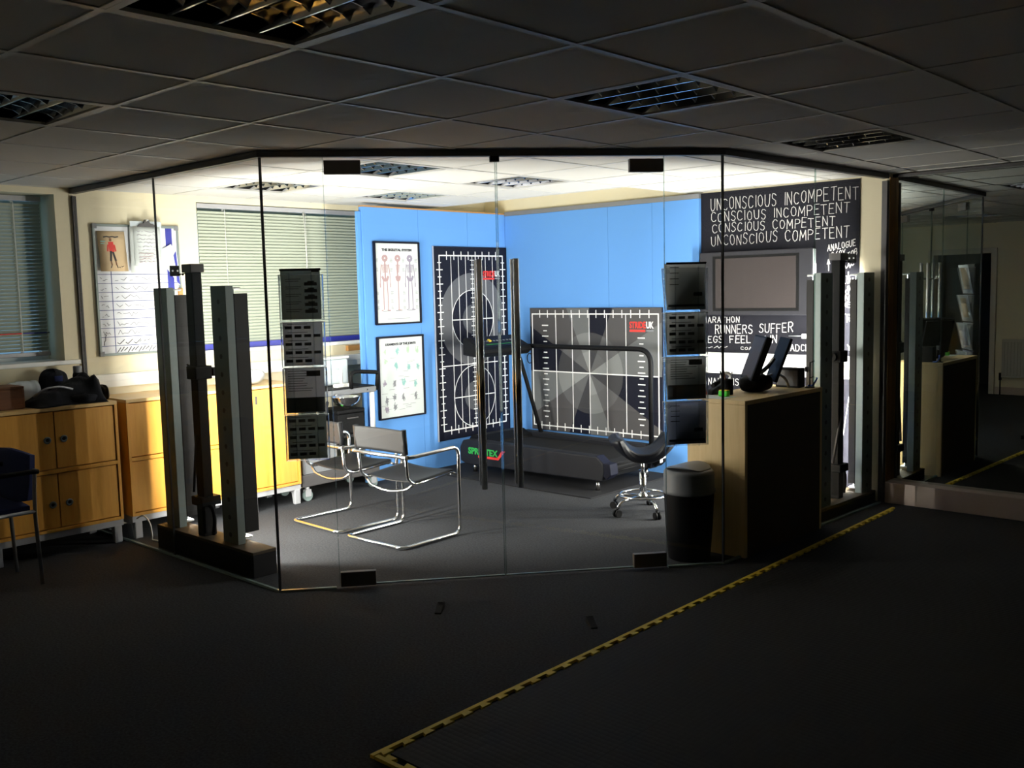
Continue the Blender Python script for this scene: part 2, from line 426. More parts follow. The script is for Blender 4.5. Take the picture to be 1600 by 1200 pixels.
# recessed louvre lights (all switched off)
def make_light():
    t = thing('ceiling_light', '', 'ceiling light', (0, 0, CH))
    f = MB(); e = 0.6; r = 0.03
    for a in ((0.006, e-0.006, 0.006, r), (0.006, e-0.006, e-r, e-0.006), (0.006, r, r, e-r), (e-r, e-0.006, r, e-r)):
        f.box(a[0], a[1], a[2], a[3], 0.0, 0.012)
    f.build('frame', M['grid'], t, world=False)
    h = MB(); h.box(0.02, 0.58, 0.02, 0.58, 0.10, 0.11)
    for a in ((0.02, 0.028, 0.02, 0.58), (0.572, 0.58, 0.02, 0.58), (0.028, 0.572, 0.02, 0.028), (0.028, 0.572, 0.572, 0.58)):
        h.box(a[0], a[1], a[2], a[3], 0.012, 0.10)
    h.build('housing', M['black'], t, world=False)
    l = MB(); n = 4
    for k in range(n+1):        # parabolic long blades (run along x)
        y = 0.03+0.54*k/n
        l.prism([(y-0.003, 0.008), (y+0.003, 0.008), (y+0.018, 0.06), (y-0.018, 0.06)], 0.03, 0.57, Matrix(((0,0,1,0),(1,0,0,0),(0,1,0,0),(0,0,0,1))))
    for k in range(1, 6):       # cross blades
        x = 0.03+0.54*k/6
        for q in range(n):
            y0 = 0.03+0.54*q/n; y1 = y0+0.54/n
            pts = [(y0, 0.012), (y0+0.03, 0.03), ((y0+y1)/2, 0.036), (y1-0.03, 0.03), (y1, 0.012), (y1, 0.055), (y0, 0.055)]
            l.prism(pts, x-0.003, x+0.003, Matrix(((0,0,1,0),(1,0,0,0),(0,1,0,0),(0,0,0,1))))
    l.build('louvre', M['louvre'], t, world=False)
    for k in range(4):
        y = 0.03+0.54*(k+0.5)/4
        MB().cyl((0.03, y, 0.08), (0.57, y, 0.08), 0.013, n=10).build('tube', M['white'], t, world=False)
    return t
LL = ['unlit louvre light at the top edge, the largest one in view', 'unlit louvre light in the dark ceiling just outside the glass doors',
      'unlit louvre light in the dark ceiling close to the big mirror', 'unlit louvre light in the dark ceiling towards the hall window',
      'unlit louvre light inside the glass room, beside the window blind', 'unlit louvre light inside the glass room, just behind the door fitting',
      'unlit louvre light inside the glass room, over the end of the blue boards', 'unlit louvre light inside the glass room, above the tall foot chart corner']
L0 = make_light()
for k, (x, y) in enumerate(LIGHTS):
    o = L0 if k == 0 else copy_tree(L0)
    o.location = (x, y, CH); o['label'] = LL[k]; o['group'] = 'recessed louvre ceiling lights'

# ------------------------------------------------------------------ windows and blinds
WL = ['hall window with a dim blue reveal and closed blind', 'window inside the glass room behind the closed blind']
for k, (a, b, z0, z1) in enumerate(WIN):
    f = MB(); xf0, xf1 = XW-0.30, XW-0.25
    for s in ((a, a+0.05, z0, z1), (b-0.05, b, z0, z1), (a+0.05, b-0.05, z0, z0+0.05), (a+0.05, b-0.05, z1-0.05, z1), ((a+b)/2-0.025, (a+b)/2+0.025, z0+0.05, z1-0.05)):
        f.box(xf0, xf1, s[0], s[1], s[2], s[3])
    wn = struct('window_%d' % (k+1), f, M['white'], WL[k], 'window', 0.004)
    MB().box(xf0+0.02, xf0+0.026, a+0.05, b-0.05, z0+0.05, z1-0.05).build('pane', M['glass'], wn)
    MB().box(XW-0.25, XW+0.045, a-(0 if k else 0.02), b+0.09 if k == 0 else b, z0-0.028, z0+0.001).build('sill', M['white'], wn, 0.006)

def blind(label, y0, y1, z0, z1, x, band, tilt=60):
    t = thing('venetian_blind', label, 'blind', (x, (y0+y1)/2, z1))
    MB().box(x-0.02, x+0.02, y0, y1, z1-0.035, z1).build('headrail', M['lightgrey'], t, 0.003)
    s = MB(); z = z0+0.05; ang = R(tilt)
    while z < z1-0.045:
        dx, dz = 0.0135*math.cos(ang), 0.0135*math.sin(ang)
        P = [V(x-dx, 0, z-dz), V(x+0.0015, 0, z-0.0005), V(x+dx, 0, z+dz)]
        vs = []
        for p in P: vs += [V(p.x, y0+0.01, p.z), V(p.x, y1-0.01, p.z)]
        for p in P: vs += [V(p.x-0.0008, y0+0.01, p.z+0.0005), V(p.x-0.0008, y1-0.01, p.z+0.0005)]
        s.add(vs, [(0,1,3,2),(2,3,5,4),(7,6,8,9),(9,8,10,11),(0,2,8,6),(2,4,10,8),(3,1,7,9),(5,3,9,11),(1,0,6,7),(4,5,11,10)])
        z += 0.0245
    s.build('slat', M['slat'], t)
    MB().box(x-0.014, x+0.014, y0, y1, z0+0.002, z0+0.03).build('bottom_rail', M['bluerail'] if band else M['lightgrey'], t, 0.003)
    if band: MB().box(x+0.0145, x+0.018, y0, y1, z0-0.0, z0+0.042).build('rail_band', M['bluerail'], t)
    else:
        MB().box(x+0.0145, x+0.017, y1-0.36, y1-0.18, z0+0.155, z0+0.163).build('rail_tape', M['red'], t)
        MB().box(x+0.0145, x+0.017, y1-0.17, y1-0.02, z0+0.155, z0+0.163).build('rail_tape', M['bluerail'], t)
        MB().box(x+0.012, x+0.0145, y0, y1, z0+0.154, z0+0.162).build('rail_cord', M['grey'], t)
    for f in (0.12, 0.5, 0.88):
        y = y0+(y1-y0)*f
        MB().box(x-0.0155, x-0.0145, y-0.006, y+0.006, z0, z1).box(x+0.0145, x+0.0155, y-0.002, y+0.002, z0+0.03, z1-0.03).build('ladder_tape', M['blind_cord'], t)
    return t
blind('closed grey blind hanging in the dim hall window', 1.22, 2.705, 1.22, 2.29, XW-0.16, False, 54)
blind('closed pale blind with a dark blue bottom band behind the light towers', 3.775, 5.72, 1.192, 2.29, XW-0.03, True)
sw = MB().tube([(XW+0.0, 4.72, 2.26), (XW+0.005, 4.73, 1.9), (XW+0.004, 4.72, 1.45)], 0.0035, 6)
tag(sw.build('blind_wand', M['blind_cord']), 'thin clear wand hanging down in front of the pale blind', 'blind wand')

# ------------------------------------------------------------------ white dado trunking along both walls
tr = MB().box(XW, XW+0.055, 2.90, 6.0, 0.985, 1.075).box(XW+0.055, XW+0.058, 2.90, 6.0, 1.025, 1.035)
struct('trim_1', tr, M['white'], 'white cable trunking on the window wall above the cabinets', 'trunking', 0.004)
tr2 = MB().box(-4.16, -2.88, YA-0.055, YA, 0.885, 1.05)
struct('trim_2', tr2, M['white'], 'wide white cable trunking crossing the blackboard behind the desk', 'trunking', 0.004)

# ------------------------------------------------------------------ the glass room
FL, FR, RE = V(-4.36, 2.86, 0), V(-2.77, 4.77, 0), V(-2.668, 6.845, 0)
FD = (FR-FL).normalized(); FN = V(FD.y, -FD.x, 0)        # along the front, outward normal (towards the hall)
RD = (RE-FR).normalized(); RN = V(RD.y, -RD.x, 0)
TF = (FR-FL).length
def basis(o, d, n): return Matrix(((d.x, n.x, 0, o.x), (d.y, n.y, 0, o.y), (0, 0, 1, 0), (0, 0, 0, 1)))
BF = basis(FL, FD, FN); BR = basis(FR, RD, RN)
BL = basis(V(XW, 2.86, 0), V(1, 0, 0), V(0, -1, 0))
LLn = -4.36-XW; LRn = (RE-FR).length
GZ0, GZ1 = 0.012, 2.306
def pane(name, B, a, b, z0, z1, label, cat='glass panel'):
    return struct(name, MB().box(a, b, -0.005, 0.005, z0, z1, B), M['glass'], label, cat)
def edge(parent, B, t, z0, z1, mat='clearedge', w=0.004):
    return MB().box(t-w/2, t+w/2, -0.0055, 0.0055, z0, z1, B).build('edge', M[mat], parent)
p = pane('window_3', BL, 0.02, 1.108, GZ0, GZ1, 'fixed glass panel standing against the window wall in front of the whiteboard')
edge(p, BL, 1.112, GZ0, GZ1, 'blackjoint', 0.008)
pane('window_4', BL, 1.119, LLn-0.012, GZ0, GZ1, 'fixed glass panel in front of the three dark uprights by the cabinets')
p = pane('window_5', BF, 0.012, 0.318, GZ0, GZ1, 'narrow glass panel carrying the leaflet rack in front of the blind')
edge(p, BF, 0.319, GZ0, GZ1)
p = pane('window_6', BF, 2.152, TF-0.012, GZ0, GZ1, 'narrow glass panel carrying the leaflet rack in front of the bin')
edge(p, BF, 2.151, GZ0, GZ1)
p = pane('window_7', BR, 0.012, 1.04, GZ0, GZ1, 'fixed glass panel alongside the wooden desk')
edge(p, BR, 1.043, GZ0, GZ1)
pane('window_8', BR, 1.046, LRn-0.04, GZ0, GZ1, 'fixed glass panel between the desk and the mirror')

def glass_door(name, a, b, hinge, label):
    d = MB().box(a, b, -0.006, 0.006, 0.02, 2.286, BF).build(name, M['glass'])
    tag(d, label, 'glass door', kind='structure')
    e0, e1 = (a, a+0.19) if hinge < 0 else (b-0.19, b)
    for z0, z1 in ((0.012, 0.092), (2.215, 2.286)):
        MB().box(e0, e1, -0.018, 0.018, z0, z1, BF).build('hinge_patch', M['patch'], d, 0.003)
    MB().box(a+0.19 if hinge < 0 else a, b if hinge < 0 else b-0.19, -0.0065, 0.0065, 0.014, 0.021, BF).build('bottom_edge', M['glassedge'], d)
    m = b if hinge < 0 else a
    MB().box(m-0.0025, m+0.0025, -0.0065, 0.0065, 0.02, 2.286, BF).build('edge', M['clearedge'], d)
    h = (b-0.105) if hinge < 0 else (a+0.085)
    for side in (1, -1):
        hb = MB().cyl(BF @ V(h, side*0.058, 0.52), BF @ V(h, side*0.058, 1.76), 0.0165, n=20).build('handle', M['chrome'], d)
        for z in (0.68, 1.60):
            MB().cyl(BF @ V(h, side*0.006, z), BF @ V(h, side*0.058, z), 0.009, n=10).build('standoff', M['steel'], hb)
    return d
glass_door('door_1', 0.324, 1.222, -1, 'frameless glass door beside the two tubular chairs')
glass_door('door_2', 1.230, 2.146, 1, 'frameless glass door beside the saddle stool')

def rail(name, B, a, b, label, z0=2.303, z1=CH, hw=0.022, mat='darkmetal', bevel=0.002):
    return struct(name, MB().box(a, b, -hw, hw, z0, z1, B), M[mat], label, 'rail', bevel)
rail('trim_3', BL, 0.0, LLn+0.01, 'dark ceiling channel over the glass by the cabinets')
rail('trim_4', BF, -0.012, TF+0.012, 'dark ceiling channel over the glass doors')
rail('trim_5', BR, -0.01, LRn-0.02, 'dark ceiling channel over the glass beside the desk')
struct('trim_6', MB().box(0, 0.02, -0.014, 0.014, 1.0, 2.288, BL), M['darkmetal'], 'grey upright channel fixing the glass to the window wall', 'rail', 0.002)
struct('trim_7', MB().box(LRn-0.045, LRn-0.01, -0.02, 0.02, 0, 2.288, BR), M['darkmetal'], 'grey upright channel fixing the glass beside the mirror', 'rail', 0.002)
struct('trim_8', MB().box(FL.x-0.006, FL.x+0.005, FL.y-0.005, FL.y+0.006, GZ0, 2.305), M['blackjoint'], 'dark glass corner joint behind the leaflet rack by the cabinets', 'glass joint')
struct('trim_9', MB().box(FR.x-0.006, FR.x+0.005, FR.y-0.006, FR.y+0.006, GZ0, 2.305), M['blackjoint'], 'dark glass corner joint in front of the desk', 'glass joint')
struct('trim_10', MB().box(0.0, LLn, -0.008, 0.008, 0, 0.012, BL).box(0, 0.3, -0.008, 0.008, 0, 0.012, BF).box(2.16, TF, -0.008, 0.008, 0, 0.012, BF).box(0, LRn-0.02, -0.008, 0.008, 0, 0.012, BR),
       M['glassedge'], 'slim sill strip under the fixed glass', 'glass sill')
st = MB().box(1.195, 1.245, -0.016, 0.016, 2.275, 2.303, BF)
tag(st.build('door_stop', M['black']), 'small black stop block over the meeting of the glass doors', 'door stop')

# ------------------------------------------------------------------ mirror and skirting on the hall side
TH = 0.016
MX = basis(V(-2.655, YA+0.085, 0), V(math.cos(TH), -math.sin(TH), 0), V(-math.sin(TH), -math.cos(TH), 0))
mr = thing('wall_mirror', 'full-height wall mirror reflecting the glass room and dark hall', 'mirror', (-2.655, YA-0.01, 0.15))
MB().box(0.010, 3.4, 0.004, 0.012, 0.152, 2.315, MX).build('mirror_glass', M['mirror'], mr)
MB().box(0.0, 0.009, 0.0, 0.085, 0.152, 2.315, MX).build('edge_strip', M['brass'], mr, 0.002)
MB().box(0.0, 3.4, 0.0, 0.03, 2.315, 2.336, MX).build('top_strip', M['darkmetal'], mr, 0.002)
struct('baseboard_back', MB().box(0.0, 3.4, 0.0, 0.105, 0.0, 0.150, MX), M['skirt'], 'pale skirting board below the big mirror', 'baseboard', 0.004)
# ------------------------------------------------------------------ birch cabinets along the window wall
def ring_handle(parent, x, y, z):
    h = MB().lathe([(0.011, 0.0), (0.021, 0.0), (0.023, 0.004), (0.020, 0.008), (0.012, 0.007), (0.011, 0.002)], n=20,
                   M=Matrix.Translation((x, y, z)) @ Matrix.Rotation(R(90), 4, 'Y'))
    h.build('handle', M['alu'], parent)
    MB().cyl((x-0.003, y, z), (x+0.002, y, z), 0.0115, n=14).build('finger_hole', M['black'], parent)

def cabinet(label, y0, y1, doors, feet, xf=-6.10, xb=-6.545, top=0.935):
    t = thing('storage_cabinet', label, 'cabinet', ((xf+xb)/2, (y0+y1)/2, 0), group='birch cabinets by the window wall')
    b = MB(); th = 0.019
    b.box(xb, xf, y0, y0+th, 0.155, top-0.022).box(xb, xf, y1-th, y1, 0.155, top-0.022)
    b.box(xb, xb+0.008, y0+th, y1-th, 0.155, top-0.022).box(xb, xf, y0+th, y1-th, 0.155, 0.174)
    if len(doors) > 1: b.box(xb, xf, y0+th, y1-th, 0.523, 0.547)
    b.build('body', M['birch'], t, 0.0015)
    MB().box(xb, xf+0.002, y0, y1, top-0.022, top).build('top', M['birchtop'], t, 0.002)
    for (a, c, z0, z1, hy, hz) in doors:
        d = MB().box(xf-0.028, xf-0.009, a+0.002, c-0.002, z0+0.003, z1-0.003).build('door', M['birch'], t, 0.0015)
        if hy is not None: ring_handle(d, xf-0.009, hy, hz)
    MB().box(xb+0.02, xf-0.01, y0, y1, 0.112, 0.154).build('plinth_rail', M['lightgrey'], t, 0.002)
    for fy in feet:
        f = MB()
        f.prism([(xf-0.01, 0.0), (xf-0.01, 0.115), (xf-0.05, 0.135), (xb+0.06, 0.135), (xb+0.02, 0.115), (xb+0.02, 0.0), (xb+0.05, 0.0), (xb+0.07, 0.09), (xf-0.06, 0.09), (xf-0.04, 0.0)],
                fy-0.026, fy+0.026, Matrix(((1,0,0,0),(0,0,1,0),(0,1,0,0),(0,0,0,1))))
        f.build('foot', M['lightgrey'], t, 0.006)
    return t
zU, zL, zm, zt = 0.176, 0.549, 0.521, 0.910
def pair(y0, ym, y1):
    return [(y0+0.02, ym-0.002, zL, zt, ym-0.048, 0.733), (ym+0.002, y1-0.02, zL, zt, ym+0.052, 0.733),
            (y0+0.02, ym-0.002, zU, zm, ym-0.042, 0.327), (ym+0.002, y1-0.02, zU, zm, ym+0.060, 0.327)]
cabinet('birch cabinet outside the glass, black bag lying on its top', 2.005, 2.838, pair(2.005, 2.437, 2.838), [2.06, 2.80])
cabinet('birch cabinet half in shadow, behind the three dark uprights', 2.898, 3.772, pair(2.898, 3.330, 3.772), [2.94, 3.74])
c3 = cabinet('narrow birch cabinet with a key slot, beside the wheeled trolley', 3.790, 4.236, [(3.81, 4.216, 0.176, 0.910, None, None)], [3.83, 4.205])
MB().box(-6.110, -6.1065, 3.872, 3.888, 0.80, 0.86).build('key_slot', M['darkmetal'], c3, 0.003)

# things on the hall cabinet
t = thing('wooden_box', 'dark wooden box standing on the hall cabinet by the water bottle', 'box', (-6.31, 2.17, 0.935))
bx = MB(); bx.box(-6.42, -6.20, 2.02, 2.03, 0.937, 1.06).box(-6.42, -6.20, 2.295, 2.31, 0.937, 1.06).box(-6.42, -6.405, 2.03, 2.295, 0.937, 1.06).box(-6.215, -6.20, 2.03, 2.295, 0.937, 1.06).box(-6.405, -6.215, 2.03, 2.295, 0.937, 0.95)
bx.build('body', M['oldwood'], t, 0.003)
MB().box(-6.42, -6.20, 2.02, 2.31, 1.0605, 1.075).build('lid', M['oldwood'], t, 0.003)
t = thing('water_bottle', 'milky plastic bottle with a teal cap lying on the hall cabinet', 'bottle', (-6.45, 2.38, 1.01))
RY = Matrix.Translation((-6.505, 2.265, 1.010)) @ Matrix.Rotation(R(-90), 4, 'X')
MB().lathe([(0.020, 0.0), (0.024, 0.02), (0.055, 0.05), (0.068, 0.08), (0.066, 0.10), (0.072, 0.115), (0.072, 0.18), (0.066, 0.195), (0.072, 0.21), (0.07, 0.235), (0.05, 0.245)], n=28, M=RY).build('body', M['clearplastic'], t)
MB().lathe([(0.028, -0.035), (0.03, -0.03), (0.03, 0.0), (0.026, 0.002)], n=20, M=RY).build('cap', M['teal'], t)
random.seed(4)
def bag_fn(cx, cyy, cz, lx, ly, lz, seed, top=lambda a: 1.0):
    rnd = random.Random(seed); ph = [rnd.uniform(0, 6.28) for _ in range(8)]
    def fn(u, v):
        th = u*2*math.pi; ph_ = (v-0.5)*math.pi
        w = 1+0.10*math.sin(3*th+ph[0])+0.07*math.sin(5*th+4*v+ph[1])+0.05*math.sin(9*th+7*v+ph[2])
        cxx = math.copysign(abs(math.cos(th))**0.7, math.cos(th)); sxx = math.copysign(abs(math.sin(th))**0.7, math.sin(th))
        c = math.cos(ph_)**0.55 if math.cos(ph_) > 0 else 0
        zz = math.sin(ph_); zz = math.copysign(abs(zz)**0.8, zz)
        if zz < 0: zz = max(zz, -0.999)
        X, Y = cxx*c*w*lx, sxx*c*w*ly
        hh = top(Y/ly)
        Z = (zz*0.5+0.5)*lz*hh*(1+0.06*math.sin(11*u+5*v+ph[3]))
        return (cx+X, cyy+Y, cz+max(Z, 0.0))
    return fn
t = thing('sports_bag', 'soft black cloth bag slumped over the front of the hall cabinet top', 'bag', (-6.26, 2.60, 0.935))
BP = [(2.34, 0.0), (2.355, 0.03), (2.41, 0.065), (2.48, 0.085), (2.52, 0.08), (2.60, 0.115), (2.69, 0.148), (2.745, 0.165), (2.775, 0.12), (2.785, 0.0)]
def drape(u, v):
    a = u*(len(BP)-1); i = min(int(a), len(BP)-2); f_ = a-i
    y = BP[i][0]*(1-f_)+BP[i+1][0]*f_; z = BP[i][1]*(1-f_)+BP[i+1][1]*f_
    fall = min(1.0, (1-v)*3.2) if v > 0.4 else min(1.0, 0.25+v*4)
    z = z*fall*(1+0.10*math.sin(17*u+9*v)+0.06*math.sin(31*u-13*v))
    return (-6.40+0.285*v+0.02*math.sin(9*u), y+0.008*math.sin(8*v+5*u), 0.9365+max(0.0, z))
MB().grid(drape, 40, 18, 0.003).build('body', M['blackcloth'], t)
MB().tube(fillet([(-6.20, 2.36, 1.00), (-6.17, 2.42, 1.05), (-6.18, 2.52, 1.055), (-6.19, 2.60, 1.03)], 0.03), 0.006).build('strap', M['lightgrey'], t)
MB().grid(bag_fn(-6.155, 2.66, 0.9365, 0.05, 0.08, 0.06, 8), 20, 10).build('flap', M['blackcloth'], t)
t = thing('folded_jacket', 'dark folded jacket with a blue patch, heaped behind the water bottle', 'jacket', (-6.50, 2.55, 0.935))
MB().grid(bag_fn(-6.50, 2.61, 0.936, 0.045, 0.085, 0.20, 11), 28, 14).build('body', M['blackcloth'], t)
MB().box(-6.460, -6.452, 2.60, 2.65, 1.065, 1.10).build('patch', M['fabric'], t)
t = thing('camera_bag', 'small brown-black pouch at the end of the hall cabinet', 'pouch', (-6.26, 2.79, 0.935))
MB().grid(bag_fn(-6.25, 2.8205, 0.936, 0.07, 0.014, 0.095, 21), 24, 12).build('body', M['dark_brown'], t)
t = thing('flask', 'short dark flask standing behind the black bag against the wall', 'flask', (-6.42, 2.755, 0.935))
MB().lathe([(0.03, 0), (0.033, 0.005), (0.033, 0.16), (0.028, 0.175)], (-6.475, 2.76, 0.936)).build('body', M['black'], t)
MB().lathe([(0.027, 0.175), (0.028, 0.178), (0.028, 0.215), (0.024, 0.22)], (-6.475, 2.76, 0.936)).build('lid', M['grey'], t)

# things on the inner cabinets
o = MB().grid(bag_fn(-6.30, 3.93, 0.936, 0.10, 0.11, 0.115, 31), 30, 14)
tag(o.build('plastic_bag', M['greybag']), 'crumpled pale grey bag on top of the narrow birch cabinet', 'bag')
t = thing('storage_tub', 'milky white plastic tub at the back of the trolley top, against the wall', 'tub', (-6.42, 4.80, 0.846))
tb = MB().prism([(-6.485, 4.66), (-6.36, 4.66), (-6.36, 4.93), (-6.485, 4.93)], 0.847, 1.06)
tb.build('body', M['clearplastic'], t, 0.02, 3)
MB().box(-6.492, -6.353, 4.652, 4.938, 1.061, 1.082).build('lid', M['white'], t, 0.008)
tag(MB().box(-6.598, -6.56, 5.09, 5.28, 1.105, 1.150).build('wooden_block', M['woodedge'], None, 0.003), 'small orange wooden block on the wall beside the blue board', 'block')

# ------------------------------------------------------------------ blue visitor chair in the dark hall
t = thing('visitor_chair', 'navy blue fabric visitor chair standing in the dark in front of the hall cabinet', 'chair', (-5.78, 1.86, 0))
def pad(x0, x1, th, fn, name, mat): return MB().grid(fn, 14, 10, th).build(name, mat, t)
pad(0, 0, 0.035, lambda u, v: (-6.085+0.46*u, 1.66+0.42*v, 0.445+0.012*math.sin(math.pi*u)-0.035*max(0, 0.25-v)*2), 'seat', M['fabric'])
def backfn(u, v):
    w = 0.225+0.012*math.sin(math.pi*v); top = 0.02*math.sin(math.pi*u)
    return (-5.865+(u-0.5)*2*w, 2.075+0.03*v-0.03*math.sin(math.pi*u), 0.475-0.03*math.sin(math.pi*u)*(1-v)+0.255*v+top*v)
pad(0, 0, 0.03, backfn, 'backrest', M['fabric'])
for x in (-5.945, -5.575):
    MB().tube(fillet([(x, 2.10, 0.0), (x, 2.085, 0.42), (x, 2.10, 0.66)], 0.1), 0.011).build('leg', M['grey'], t)
    MB().tube(fillet([(x, 1.64, 0.0), (x, 1.68, 0.42), (x, 2.09, 0.42)], 0.05), 0.011).build('leg', M['lightgrey'], t)
    MB().tube(fillet([(x+0.02*(1 if x > -5.7 else -1), 2.11, 0.645), (x+0.03*(1 if x > -5.7 else -1), 2.06, 0.65), (x, 1.80, 0.645)], 0.06), 0.014).build('armrest', M['black'], t)

# ------------------------------------------------------------------ chrome cantilever chairs with black sling leather
def cantilever():
    t = thing('cantilever_chair', '', 'chair', (0, 0, 0))
    r = 0.0125; xl, xr, yb, yf = -0.275, 0.275, -0.255, 0.255; za = 0.585
    loop = [(xl, yb, r), (xr, yb, r), (xr, yf, r), (xr, yf, za), (xr, yb+0.07, za-0.015), (xl, yb+0.07, za-0.015), (xl, yf, za), (xl, yf, r)]
    MB().tube(fillet(loop, 0.055, 6, True), r, 12, True).build('frame', M['chrome'], t, world=False)
    for s in (-1, 1):
        x = s*0.228
        pts = [(x, yf-0.02, 0.415), (x, yb+0.16, 0.385), (x, yb+0.105, 0.42), (x, yb+0.090, za), (x, yb+0.080, 0.735)]
        MB().tube(fillet(pts, 0.06, 6), 0.011, 12).build('seat_tube', M['chrome'], t, world=False)
        MB().cyl((s*0.228, yb+0.075, za-0.014), (s*0.268, yb+0.072, za-0.014), 0.014, n=12).build('clamp', M['steel'], t, world=False)
        MB().tube([(s*0.262, yf-0.012, 0.40), (s*0.232, yf-0.022, 0.412)], 0.009, 8).build('bracket', M['steel'], t, world=False)
    MB().tube(fillet([(-0.228, yb+0.15, 0.385), (-0.17, yb+0.135, 0.345), (0, yb+0.13, 0.318), (0.17, yb+0.135, 0.345), (0.228, yb+0.15, 0.385)], 0.1), 0.009).build('stretcher', M['steel'], t, world=False)
    MB().tube([(-0.226, yf-0.03, 0.405), (0, yf-0.03, 0.385), (0.226, yf-0.03, 0.405)], 0.008).build('stretcher', M['steel'], t, world=False)
    def seat(u, v): return (-0.242+0.484*u, yf-0.015-0.335*v, 0.430-0.03*v-0.030*math.sin(math.pi*u)*(0.5+0.5*math.sin(math.pi*v))+(0.0 if 0.04 < u < 0.96 else -0.006))
    MB().grid(seat, 20, 16, 0.006).build('seat', M['leather'], t, world=False)
    def back(u, v):
        y = yb+0.090-0.012*v
        return (-0.242+0.484*u, y-0.016-0.0*u+0.012*math.sin(math.pi*u), 0.590+0.150*v)
    MB().grid(back, 20, 8, 0.006).build('backrest', M['leather'], t, world=False)
    for s in (-1, 1):     # the leather loops round the back tubes
        MB().tube([(s*0.230, yb+0.090, 0.585), (s*0.230, yb+0.080, 0.742)], 0.017, 12).build('sleeve', M['leather'], t, world=False)
    return t
c1 = cantilever(); c1.location = (-4.735, 4.065, 0); c1.rotation_euler.z = R(1.0)
tag(c1, 'chrome tube armchair with black leather sling, the one in full view behind the glass door', 'chair', 'chrome cantilever chairs')
c2 = copy_tree(c1); c2.location = (-5.375, 4.085, 0); c2.rotation_euler.z = R(-2.0)
c2['label'] = 'chrome tube armchair partly hidden behind the leaflet rack, next to the trolley'

